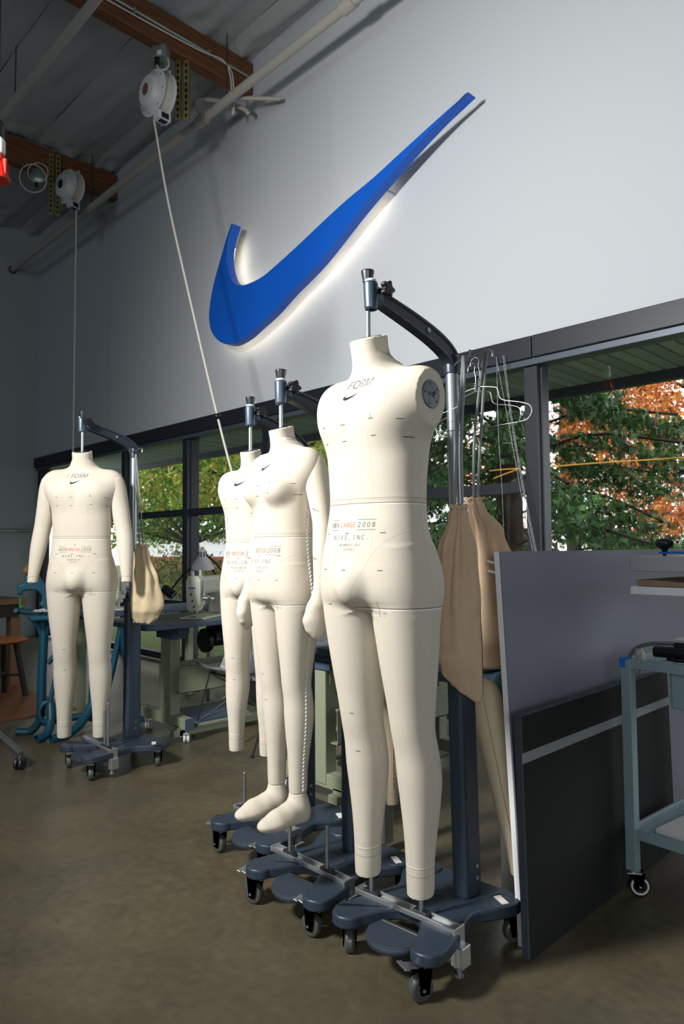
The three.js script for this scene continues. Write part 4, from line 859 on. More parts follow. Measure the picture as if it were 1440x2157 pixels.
// ------------------------------------------------------------ cart on the right with the press above it
{
  const a = -0.07, t = thing('rolling_cart', 'grey steel rolling cart with a low shelf, at the right edge', 'cart', [-1.06, 0, -2.41], a), W = 0.75, D = 0.48;
  for (const [x, z] of [[0, 0], [W, 0], [0, -D], [W, -D]]) {
    P(t, 'leg', box(x - 0.018, x + 0.018, 0.085, 0.795, z - 0.018, z + 0.018, 0.003), M.cart);
    const c = part(t, 'caster', [x, 0, z], [0, x ? 0.4 : -0.9, 0]);
    P(c, 'wheel', tr(lathe([[0.01, -0.01], [0.02, -0.012], [0.032, -0.011], [0.036, -0.007], [0.036, 0.007], [0.032, 0.011], [0.02, 0.012], [0.01, 0.01]], 26), 0, 0.036, -0.018, 0, 0, Math.PI / 2), M.blackMatt);
    P(c, 'hub', [new THREE.TorusGeometry(0.026, 0.004, 8, 28).rotateY(Math.PI / 2).translate(0.0115, 0.036, -0.018), new THREE.TorusGeometry(0.026, 0.004, 8, 28).rotateY(Math.PI / 2).translate(-0.0115, 0.036, -0.018)], M.sticker);
    const s = [[-0.01, -0.01], [0.01, -0.01], [0.022, 0.043], [-0.022, 0.043]].map((p) => new THREE.Vector2(...p)), f = []; for (const q of [-1, 1]) { const g = new THREE.ExtrudeGeometry(new THREE.Shape(s), { depth: 0.002, bevelEnabled: false }); g.rotateY(Math.PI / 2); g.scale(1, 1, -1); g.translate(q * 0.017 - 0.001, 0.036, -0.014); f.push(g); }
    P(c, 'fork', [...f, box(-0.024, 0.024, 0.078, 0.082, -0.024, 0.024, 0.001), tr(new THREE.CylinderGeometry(0.019, 0.019, 0.008, 18), 0, 0.084, 0), rod(V(-0.02, 0.036, -0.018), V(0.02, 0.036, -0.018), 0.004)], M.steel);
  }
  const shelf = (y, n) => { const s = P(t, n, box(0, W, y - 0.004, y, -D, 0), M.cart); P(s, 'rim', [box(-0.012, W + 0.012, y - 0.012, y + 0.022, 0, 0.012, 0.002), box(-0.012, W + 0.012, y - 0.012, y + 0.022, -D - 0.012, -D, 0.002), box(-0.012, 0, y - 0.012, y + 0.022, -D, 0, 0.002), box(W, W + 0.012, y - 0.012, y + 0.022, -D, 0, 0.002)], M.cart); };
  shelf(0.205, 'lower_shelf'); shelf(0.775, 'top_shelf');
  P(t, 'control_box', [box(0.13, W - 0.05, 0.64, 0.77, -0.3, -0.03, 0.008), box(0.128, 0.132, 0.66, 0.76, -0.05, -0.028)], M.cart);
  P(t, 'blue_tape', [box(-0.0205, 0.0, 0.765, 0.797, -0.012, 0.0195, 0.001), box(-0.0195, 0.012, 0.7965, 0.798, -0.0195, 0.0195)], M.tapeBlue);
  const pp = tag(P(scene, 'paper_stack', box(0, 0.5, 0, 0.02, -0.38, 0, 0.003), M.paper), 'stack of white paper lying on the low shelf of the cart', 'paper');
  pp.position.set(-1.0, 0.207, -2.455); pp.rotation.y = a - 0.06;
  // clamp with a bent tube and the black gripper
  const c = thing('bench_clamp', 'grey bent tube clamp screwed to the corner of the cart', 'clamp', [-1.03, 0.8, -2.43], a);
  P(c, 'bent_tube', tube([[-0.035, 0.0, -0.005], [-0.01, 0.028, -0.005], [0.045, 0.05, -0.005], [0.1, 0.056, -0.005], [0.135, 0.056, -0.005]], 0.0075, 40, 10), M.alu);
  P(c, 'clamp_body', [box(-0.008, 0.02, -0.05, 0.016, -0.012, 0.014, 0.004), lathe([[0, -0.006], [0.014, -0.006], [0.016, 0.012], [0.01, 0.024], [0, 0.024]], 18).translate(0.002, 0.006, 0)], M.pipe);
  P(c, 'screw_knob', [rod(V(0.004, -0.012, 0.02), V(0.004, -0.004, 0.02), 0.013), rod(V(0.006, -0.012, 0.02), V(0.014, -0.045, 0.02), 0.0035)], M.darkSteel);
  const k = thing('heat_gun', 'black tool with a round handle and a pale blade lying on the cart top', 'tool', [-0.93, 0.8, -2.43], a);
  P(k, 'handle', rod(V(-0.035, 0.028, 0.02), V(0.19, 0.034, 0.03), 0.019, 0.019, 22), M.black);
  P(k, 'tool_body', [box(0.005, 0.2, 0.0, 0.03, -0.03, 0.03, 0.006), box(0.02, 0.16, 0.03, 0.062, -0.025, 0.015, 0.01)], M.black);
  P(k, 'blade', tr(extrude([[0, 0], [0.16, -0.012], [0.16, 0.012], [0.06, 0.016]], 0.002), 0.02, 0.074, 0.01, 0.35), M.white);
  P(k, 'bracket', box(-0.005, 0.03, -0.024, 0.003, -0.02, 0.04, 0.003), M.cart);
  const h = thing('heat_press', 'heat press with brushed steel platen above a white one, at the right edge', 'press', [-0.66, 0.797, -2.6], -0.04);
  P(h, 'upper_platen', box(-0.36, 0.1, 0.298, 0.349, -0.2, 0.24, 0.004), M.brushed);
  P(h, 'lower_platen', box(-0.36, 0.1, 0.221, 0.248, -0.2, 0.24, 0.003), M.boardWhite);
  P(h, 'column', [box(0.14, 0.24, 0.003, 0.5, -0.1, 0.1, 0.01), box(0.06, 0.2, 0.16, 0.225, -0.06, 0.06, 0.006)], M.cart);
  P(h, 'head_cover', [tr(extrude([[-0.13, 0], [0.2, 0], [0.2, 0.16], [-0.05, 0.16], [-0.105, 0.12], [-0.125, 0.06]], 0.26, 0.012, 3), -0.1, 0.36, -0.14)], M.cart);
  P(h, 'knob', [lathe([[0, 0], [0.009, 0], [0.01, 0.014], [0.028, 0.026], [0.031, 0.04], [0.026, 0.051], [0, 0.055]], 26).translate(-0.3, 0.356, 0.1), rod(V(-0.3, 0.345, 0.1), V(-0.3, 0.37, 0.1), 0.006)], M.black);
  P(h, 'blue_wire', tube([[-0.31, 0.36, 0.12], [-0.24, 0.361, 0.12], [-0.16, 0.36, 0.12], [0.1, 0.36, 0.11]], 0.004, 24, 6), M.tapeBlue);
  const cb = tag(P(scene, 'cardboard_sheet', tr(extrude([[-0.36, 0], [0.08, 0], [0.08, 0.024], [-0.1, 0.02], [-0.2, 0.014], [-0.3, 0.021], [-0.365, 0.02]], 0.4, 0.002), -0.65, 1.046, -2.79), M.cardboard), 'curled brown cardboard lying on the white lower platen of the press', 'cardboard');
  const pg = new THREE.SphereGeometry(0.066, 40, 26); { const p = pg.attributes.position; for (let i = 0; i < p.count; i++) { const k = 1 + 0.16 * noise.noise(p.getX(i) * 30, p.getY(i) * 22, p.getZ(i) * 30); p.setXYZ(i, p.getX(i) * k, p.getY(i) * 0.85 * k, p.getZ(i) * 0.26 * k); } pg.computeVertexNormals(); }
  tag(P(scene, 'clear_plastic_bag', tr(pg, -1.286, 0.715, -2.012, 0, 0.1), M.clearPlastic), 'shiny clear blue plastic bag behind the loose arm beside the grey board', 'plastic bag');
}
// ------------------------------------------------------------ sewing tables and what stands on them
function twinCaster(parent, x, z, turn, light) {
  const c = part(parent, 'caster', [x, 0, z], [0, turn, 0]);
  for (const s of [-1, 1]) P(c, 'wheel', tr(lathe([[0.004, -0.006], [0.02, -0.007], [0.025, -0.004], [0.025, 0.004], [0.02, 0.007], [0.004, 0.006]], 22), s * 0.011, 0.025, -0.014, 0, 0, Math.PI / 2), light ? M.white : M.wheelHub);
  P(c, 'fork', [box(-0.004, 0.004, 0.02, 0.062, -0.03, 0.006, 0.003), box(-0.018, 0.018, 0.05, 0.06, -0.03, 0.012, 0.003), rod(V(0, 0.055, 0), V(0, 0.085, 0), 0.007), rod(V(-0.02, 0.025, -0.014), V(0.02, 0.025, -0.014), 0.004)], M.chrome);
}
function sewingTable(label, x0, zl, zEnd, zFar, label2) {
  const t = thing('sewing_table', label, 'table', [x0, 0, 0], 0, 'sewing tables'), Y = 0.74;     // x0: edge nearest the camera
  const s = new THREE.Shape(), w = 0.6, r = 0.06, zz = zEnd - zFar; s.moveTo(r, 0); s.lineTo(w - r, 0); s.quadraticCurveTo(w, 0, w, r); s.lineTo(w, zz); s.lineTo(0, zz); s.lineTo(0, r); s.quadraticCurveTo(0, 0, r, 0);
  const g = extrude(s, 0.03, 0.003, 1); g.rotateX(Math.PI / 2); g.scale(-1, 1, -1); g.translate(0, Y, zEnd);
  const ix = g.index; const fl = g.toNonIndexed ? g : g;
  P(t, 'tabletop', fl, M.tableEdge); P(t, 'top_sheet', box(-0.594, -0.006, Y + 0.0004, Y + 0.002, zFar + 0.01, zEnd - 0.03, 0.0008), M.tableTop); P(t, 'joint', box(-0.33, -0.326, Y + 0.0008, Y + 0.0026, zFar + 0.01, zEnd - 0.03), M.blackMatt);
  for (const z of [zl, zFar + 0.2]) {
    const l = P(t, 'leg', [box(-0.36, -0.24, 0.1, 0.64, z - 0.035, z + 0.035, 0.006), box(-0.238, -0.236, 0.55, 0.62, z - 0.008, z + 0.008)], M.beige);
    P(l, 'top_bracket', [box(-0.42, -0.14, 0.655, 0.705, z - 0.04, z + 0.04, 0.004), box(-0.4, -0.2, 0.62, 0.656, z - 0.045, z + 0.045, 0.004)], M.tableEdge);
    P(l, 'foot', [box(-0.62, -0.075, 0.085, 0.15, z - 0.03, z + 0.03, 0.004)], M.beige); P(l, 'end_cap', [box(-0.076, -0.068, 0.083, 0.152, z - 0.032, z + 0.032, 0.003), box(-0.627, -0.619, 0.083, 0.152, z - 0.032, z + 0.032, 0.003)], M.tableEdge);
    twinCaster(t, -0.11, z, 0.9, true); twinCaster(t, -0.58, z, 0.4, true);
  }
  P(t, 'cross_tray', [box(-0.44, -0.436, 0.28, 0.44, zFar + 0.2, zl, 0.001), box(-0.2, -0.196, 0.28, 0.44, zFar + 0.2, zl, 0.001), box(-0.44, -0.196, 0.28, 0.286, zFar + 0.2, zl, 0.001), box(-0.21, -0.19, 0.432, 0.442, zFar + 0.2, zl, 0.002)], M.beige);
  P(t, 'low_bar', [box(-0.2, -0.14, 0.035, 0.075, zFar + 0.2, zl + 0.06, 0.004), box(-0.2, -0.14, 0.03, 0.1, zl - 0.02, zl + 0.03, 0.004)], M.beige);
  const pd = part(t, 'treadle', [-0.27, 0.11, (zl + zFar + 0.2) / 2 + 0.05], [0, 0, -0.18]);
  P(pd, 'tread_plate', box(-0.14, 0.14, -0.004, 0.006, -0.2, 0.2, 0.003), M.tableEdge); P(pd, 'rim', [box(-0.15, 0.15, -0.006, 0.012, 0.195, 0.21, 0.003), box(-0.15, 0.15, -0.006, 0.012, -0.21, -0.195, 0.003), box(-0.155, -0.138, -0.006, 0.012, -0.21, 0.21, 0.003), box(0.138, 0.155, -0.006, 0.012, -0.21, 0.21, 0.003)], M.beige);
  P(t, 'motor', [tr(new THREE.CylinderGeometry(0.075, 0.075, 0.16, 24), -0.36, 0.6, zl - 0.42, Math.PI / 2), box(-0.3, -0.18, 0.55, 0.7, zl - 0.62, zl - 0.4, 0.01)], M.darkSteel);
  P(t, 'drive_wheel', tr(new THREE.CylinderGeometry(0.08, 0.08, 0.03, 26), -0.36, 0.57, zl - 0.3, Math.PI / 2), M.black);
}
sewingTable('beige framed sewing table with grey top and white casters, beside the left form', -3.67, -2.36, -2.03, -3.25);
sewingTable('beige framed sewing table seen between the legs of the forms', -2.15, -2.26, -2.12, -3.3);
function sewingMachine(label, pos, turn, m) {          // needle end at +z, wheel at -z
  const t = thing('sewing_machine', label, 'sewing machine', pos, turn, 'sewing machines');
  P(t, 'bed_plate', [box(-0.09, 0.09, 0.001, 0.012, -0.44, 0.05, 0.004)], m);
  P(t, 'column', [box(-0.055, 0.055, 0.01, 0.26, -0.4, -0.28, 0.025), box(-0.045, 0.045, 0.15, 0.265, -0.38, 0.0, 0.03)], m);
  P(t, 'head', [tr(extrude([[-0.045, 0.06], [-0.03, 0.052], [0.02, 0.052], [0.045, 0.09], [0.05, 0.24], [0.03, 0.27], [-0.035, 0.27], [-0.05, 0.24]], 0.09, 0.008, 2), 0, 0, -0.045)], m);
  P(t, 'face_plate', [tr(extrude([[-0.038, 0.07], [0.012, 0.06], [0.036, 0.1], [0.04, 0.235], [0.025, 0.258], [-0.03, 0.258], [-0.043, 0.235]], 0.006, 0.002, 1), 0, 0, 0.044)], m);
  P(t, 'face_screw', [ball(0.006, 0.0, 0.115, 0.05, 1, 1, 0.3), ball(0.009, -0.01, 0.155, 0.05, 0.6, 1, 0.3), ball(0.006, 0.01, 0.08, 0.05, 1, 1, 0.3)], M.black);
  P(t, 'maker_plate', box(-0.025, 0.02, 0.19, 0.2, 0.05, 0.0512), M.tapeBlue);
  P(t, 'thread_post', [rod(V(-0.02, 0.26, 0.01), V(-0.02, 0.3, 0.01), 0.012), rod(V(0.02, 0.26, -0.02), V(0.02, 0.305, -0.02), 0.009)], m);
  P(t, 'tension_dial', [rod(V(0.045, 0.13, 0.0), V(0.08, 0.13, 0.0), 0.014), rod(V(0.045, 0.15, -0.04), V(0.1, 0.125, -0.03), 0.004), ball(0.013, 0.1, 0.125, -0.03)], M.steel);
  P(t, 'take_up_lever', tube([[0.05, 0.14, 0.02], [0.056, 0.2, 0.02], [0.052, 0.25, 0.01]], 0.003, 16, 6), M.darkSteel);
  P(t, 'needle_bar', [rod(V(0, 0.03, 0.0), V(0, 0.08, 0), 0.004), rod(V(0.012, 0.02, 0), V(0.012, 0.08, 0), 0.004), box(-0.008, 0.02, 0.012, 0.018, -0.008, 0.03, 0.002)], M.steel);
  P(t, 'throat_plate', box(-0.03, 0.05, 0.012, 0.0145, -0.05, 0.05, 0.001), M.chrome);
  P(t, 'hand_wheel', tr(lathe([[0.01, -0.015], [0.05, -0.015], [0.06, -0.005], [0.06, 0.01], [0.05, 0.016], [0.01, 0.016]], 26), 0, 0.2, -0.425, Math.PI / 2), M.black);
}
sewingMachine('white sewing machine with a blue maker plate at the front of the grey table', [-3.82, 0.742, -2.45], 0.55, M.machine);
sewingMachine('pale sewing machine standing behind the left form, seen past its arm', [-4.82, 0.742, -2.42], 0.4, M.machine);
{ // work surface carrying the machine behind the left form
  const t = thing('work_table', 'dark topped work table behind the left form under the pale machine', 'table', [-4.95, 0, -2.45]);
  P(t, 'tabletop', box(-0.1, 0.3, 0.71, 0.742, -0.75, 0.25, 0.006), M.tableEdge);
  for (const [x, z] of [[-0.06, 0.2], [0.25, 0.2], [-0.06, -0.7], [0.25, -0.7]]) P(t, 'leg', box(x - 0.025, x + 0.025, 0, 0.71, z - 0.025, z + 0.025, 0.004), M.beige);
}
function deskLamp(label, pos, turn, o) {
  const t = thing('work_lamp', label, 'lamp', pos, turn);
  P(t, 'clamp_base', [box(-0.03, 0.03, 0, 0.03, -0.03, 0.03, 0.004), rod(V(0, 0.02, 0), V(0, 0.07, 0), 0.01)], M.black);
  P(t, 'arm', tube(o.path, 0.0065, 40, 8), M.black);
  const e = o.path[o.path.length - 1], s = part(t, 'lamp_shade', e, o.tilt);
  P(s, 'shell', o.bell ? lathe([[0, 0.062], [0.02, 0.062], [0.026, 0.058], [0.03, 0.012], [0.034, 0.004], [0.05, -0.018], [0.07, -0.05], [0.078, -0.072], [0.076, -0.072], [0.05, -0.022], [0.03, 0.0]], 30) : lathe([[0, 0.05], [0.025, 0.05], [0.03, 0.045], [0.033, -0.04], [0.031, -0.04], [0.02, 0.02]], 26), o.m);
  if (o.bell) P(s, 'vent_slot', Array.from({ length: 9 }, (_, i) => box(-0.003, 0.003, 0.014, 0.048, 0.027, 0.0305).rotateY(i * 0.698)), M.black);
  else P(s, 'rim', new THREE.TorusGeometry(0.0325, 0.003, 8, 28).rotateX(Math.PI / 2).translate(0, -0.04, 0), M.chrome);
}
deskLamp('white bell shaped work lamp with slots, over the grey sewing table', [-4.2, 0.742, -3.12], 0, { bell: true, m: M.white, tilt: [0.1, 0, -0.12], path: [[0, 0.06, 0], [-0.05, 0.2, 0.1], [-0.02, 0.36, 0.28], [0.08, 0.4, 0.42], [0.1, 0.375, 0.44]] });
deskLamp('small black cylinder lamp on a thin curved arm beside the hanging bag', [-4.24, 0.742, -2.98], 0, { m: M.black, tilt: [0.3, 0.5, 0.75], path: [[0, 0.06, 0], [0.0, 0.26, 0.1], [0.03, 0.34, 0.2], [0.06, 0.28, 0.38], [0.03, 0.15, 0.49]] });
{
  const t = thing('thread_stand', 'thin thread stand with a grey cone beside the small form', 'thread stand', [-3.9, 0.742, -2.78]);
  P(t, 'pole', [rod(V(0, 0, 0), V(0, 0.42, 0), 0.004), rod(V(-0.08, 0.24, 0), V(0.08, 0.24, 0), 0.003), lathe([[0, 0], [0.03, 0], [0.03, 0.006], [0, 0.008]], 18)], M.steel); P(t, 'cone', lathe([[0, 0.25], [0.022, 0.25], [0.02, 0.27], [0.009, 0.33], [0, 0.33]], 18), M.whitePlastic);
}
// moulded chairs on wire legs, pushed up to the sewing tables
function wireChair(label, pos, turn) {
  const t = thing('wire_leg_chair', label, 'chair', pos, turn, 'shell chairs with wire legs');
  const nu = 22, nv = 30, ps = [], ix = [];
  for (let j = 0; j <= nv; j++) for (let i = 0; i <= nu; i++) {
    const u = i / nu * 2 - 1, v = j / nv, w = 0.225 * (1 - 0.12 * Math.pow(Math.abs(v - 0.4) * 1.6, 2)) * Math.sqrt(1 - Math.pow(Math.max(0, (v - 0.86) / 0.2), 2) * 0.7);
    let y, z; if (v < 0.5) { const q = v / 0.5; z = 0.22 - q * 0.36; y = 0.43 + 0.012 * Math.cos(q * 5) - 0.02 * q + (q < 0.15 ? -0.03 * (0.15 - q) / 0.15 : 0); } else { const q = (v - 0.5) / 0.5; z = -0.14 - 0.1 * Math.sin(q * 1.4); y = 0.412 + 0.36 * q * q * 0.4 + 0.22 * q; }
    ps.push(u * w, y + 0.045 * u * u * (v < 0.75 ? 1 : 0.3), z + (v > 0.5 ? 0.05 * u * u : 0));
  }
  for (let j = 0; j < nv; j++) for (let i = 0; i < nu; i++) { const a = j * (nu + 1) + i, b = a + nu + 1; ix.push(a, a + 1, b, b, a + 1, b + 1); }
  const g = new THREE.BufferGeometry(); g.setAttribute('position', new THREE.Float32BufferAttribute(ps, 3)); g.setIndex(ix); g.computeVertexNormals();
  const g2 = g.clone(); const n = g.attributes.normal, q = g2.attributes.position; for (let i = 0; i < q.count; i++) q.setXYZ(i, q.getX(i) - n.getX(i) * 0.007, q.getY(i) - n.getY(i) * 0.007, q.getZ(i) - n.getZ(i) * 0.007); g2.computeVertexNormals();
  const shell = mat('#c3c7ca', 0.5); shell.side = THREE.DoubleSide; P(t, 'shell', [g, g2], shell);
  const r = 0.0055, top = { fl: V(-0.13, 0.4, 0.12), fr: V(0.13, 0.4, 0.12), bl: V(-0.12, 0.39, -0.1), br: V(0.12, 0.39, -0.1) }, ft = { fl: V(-0.2, 0.012, 0.19), fr: V(0.2, 0.012, 0.19), bl: V(-0.19, 0.012, -0.2), br: V(0.19, 0.012, -0.2) };
  for (const k of ['fl', 'fr', 'bl', 'br']) { const l = P(t, 'leg', rod(ft[k], top[k], r), M.darkSteel); P(l, 'foot_glide', rod(V(ft[k].x, 0, ft[k].z), V(ft[k].x, 0.014, ft[k].z), 0.012, 0.009), M.black); }
  const c = V(0, 0.27, 0); P(t, 'wire_brace', [rod(ft.fl.clone().lerp(top.fl, 0.2), c, r * 0.8), rod(ft.fr.clone().lerp(top.fr, 0.2), c, r * 0.8), rod(ft.bl.clone().lerp(top.bl, 0.2), c, r * 0.8), rod(ft.br.clone().lerp(top.br, 0.2), c, r * 0.8), rod(top.fl, V(0.08, 0.24, -0.05), r * 0.8), rod(top.fr, V(-0.08, 0.24, -0.05), r * 0.8), rod(top.bl, V(0.08, 0.24, 0.05), r * 0.8), rod(top.br, V(-0.08, 0.24, 0.05), r * 0.8), ball(0.012, 0, 0.27, 0)], M.darkSteel);
  P(t, 'under_frame', [rod(top.fl, top.fr, r), rod(top.bl, top.br, r), rod(top.fl, top.bl, r), rod(top.fr, top.br, r)], M.darkSteel);
}
wireChair('grey shell chair on crossed wire legs at the sewing table beside the small form', [-3.69, 0, -2.68], -1.5);
wireChair('grey shell chair on crossed wire legs seen beside the largest form', [-3.02, 0, -2.62], 1.45);
// steel table leg behind the front stand
{
  const t = thing('steel_table', 'table on square polished legs behind the front stand', 'table', [-1.32, 0, -2.07]);
  P(t, 'tabletop', box(-0.62, 0.05, 0.7, 0.735, -1.2, 0.04, 0.004), M.tableEdge);
  for (const [x, z] of [[0, 0], [-0.57, 0], [0, -1.14], [-0.57, -1.14]]) { const l = P(t, 'leg', box(x - 0.026, x + 0.026, 0.035, 0.7, z - 0.026, z + 0.026, 0.004), M.steel); P(l, 'levelling_foot', lathe([[0, 0], [0.032, 0], [0.034, 0.008], [0.026, 0.016], [0.012, 0.02], [0.012, 0.036], [0, 0.036]], 22).translate(x, 0, z), M.chrome); }
  const c = tag(P(scene, 'cardboard_box', [box(-1.86, -1.62, 0.737, 0.9, -2.6, -2.3, 0.004)], M.cardboard), 'brown cardboard box on the table behind the largest form', 'box');
  const p = thing('label_roll', 'white paper roll on a black holder behind the hip of the largest form', 'paper roll', [-1.5, 0.737, -2.16]);
  P(p, 'roll', tr(new THREE.CylinderGeometry(0.05, 0.05, 0.1, 26), 0, 0.07, 0, 0, 0, Math.PI / 2), M.paper); P(p, 'holder', [box(-0.07, 0.07, 0, 0.012, -0.05, 0.05, 0.003), box(-0.066, -0.056, 0, 0.1, -0.02, 0.02, 0.003), box(0.056, 0.066, 0, 0.1, -0.02, 0.02, 0.003)], M.black);
}
// ------------------------------------------------------------ teal patching machine on its iron stand
{
  const t = thing('patching_machine', 'teal cast iron patching machine on a splayed iron stand behind the left form', 'machine', [-4.59, 0, -1.86], 1.2);
  const p = (a) => a.map(([x, y]) => [(x - 90) / 329, 1.18 - (y - 1161) / 329]);
  P(t, 'head', extrude(p([[22, 1254], [22, 1234], [34, 1229], [36, 1216], [42, 1210], [54, 1208], [62, 1213], [70, 1224], [80, 1238], [92, 1252], [104, 1262], [104, 1300], [70, 1304], [70, 1282], [64, 1276], [69, 1268], [68, 1256], [60, 1247], [46, 1245], [34, 1247], [30, 1254]]), 0.07, 0.012, 3).translate(0, 0, -0.035), M.teal);
  P(t, 'cylinder_arm', [tube(p([[102, 1296], [70, 1294], [40, 1291], [20, 1287]]).map(([x, y]) => [x, y, 0]), 0.018, 24, 12), rod(V(...p([[24, 1289]])[0], 0), V(...p([[20, 1286]])[0], 0.03), 0.014)], M.tealDark);
  P(t, 'bed', box(-0.13, 0.16, 0.735, 0.77, -0.12, 0.14, 0.012), M.teal);
  P(t, 'presser_post', [rod(V(...p([[28, 1256]])[0], 0), V(...p([[28, 1278]])[0], 0), 0.008), ball(0.014, ...p([[30, 1280]])[0], 0)], mat('#2f7a46', 0.5));
  P(t, 'spool_pin', [rod(V(-0.155, 1.02, 0), V(-0.155, 1.09, 0), 0.004), lathe([[0, 0], [0.03, 0], [0.022, 0.03], [0.01, 0.045], [0, 0.045]], 16).translate(-0.155, 1.03, 0)], M.brownWood);
  P(t, 'drive_column', [box(-0.02, 0.06, 0.76, 1.0, -0.05, 0.05, 0.015), rod(V(0.1, 0.74, 0.02), V(0.1, 1.05, 0.02), 0.012), rod(V(0.13, 0.74, 0.0), V(0.13, 0.98, 0.0), 0.009)], M.teal);
  P(t, 'hand_wheel', tr(new THREE.TorusGeometry(0.11, 0.014, 10, 40), 0.24, 0.83, 0.03, 0, 0.5), M.tealDark);
  P(t, 'column', [tube(p([[72, 1302], [74, 1350], [72, 1420], [72, 1490]]).map(([x, y]) => [x, y, 0]), 0.028, 30, 12), tube(p([[100, 1306], [84, 1325], [74, 1350]]).map(([x, y]) => [x, y, 0]), 0.022, 20, 10), tube(p([[48, 1302], [62, 1318], [72, 1345]]).map(([x, y]) => [x, y, 0]), 0.018, 20, 10)], M.teal);
  P(t, 'column', [tube([[0.27, 0.72, 0], [0.27, 0.5, 0], [0.265, 0.2, 0], [0.265, 0.06, 0]], 0.036, 30, 12)], M.teal);
  P(t, 'stand_leg', [tube(p([[72, 1485], [68, 1515], [50, 1538], [24, 1549]]).map(([x, y], i) => [x, Math.max(0.02, y - 0.02), -0.02 * i]), 0.026, 26, 12)], M.tealDark);
  P(t, 'stand_leg', [tube([[0.0, 0.2, 0.05], [0.0, 0.1, 0.1], [-0.03, 0.03, 0.16], [-0.08, 0.02, 0.19]], 0.027, 26, 12)], M.teal);
  P(t, 'stand_leg', [tube([[0.26, 0.2, 0.03], [0.2, 0.1, 0.1], [0.1, 0.03, 0.18], [0.0, 0.02, 0.23]], 0.028, 26, 12)], M.teal);
  P(t, 'stand_leg', [tube([[0.43, 0.7, 0], [0.46, 0.5, 0], [0.52, 0.2, 0], [0.56, 0.02, 0.02]], 0.03, 26, 12)], M.teal);
  P(t, 'stand_leg', [tube([[0.43, 0.66, 0], [0.38, 0.4, 0.0], [0.33, 0.2, 0.02], [0.3, 0.05, 0.05]], 0.022, 26, 12)], M.teal);
  P(t, 'stretcher', [tube([[-0.05, 0.08, 0.02], [0.12, 0.09, 0.0], [0.27, 0.1, 0]], 0.022, 20, 10), tube([[-0.02, 0.45, 0], [0.06, 0.55, 0], [0.1, 0.62, 0]], 0.016, 20, 10)], M.tealDark);
  P(t, 'treadle_ring', tr(new THREE.TorusGeometry(0.045, 0.012, 10, 36).scale(1, 1.4, 1), -0.02, 0.15, 0.05), M.teal);
  P(t, 'pitman_rod', tube([[-0.005, 0.21, 0.05], [0.02, 0.34, 0.04], [0.045, 0.46, 0.03], [0.06, 0.6, 0.02]], 0.014, 24, 10), M.teal);
}
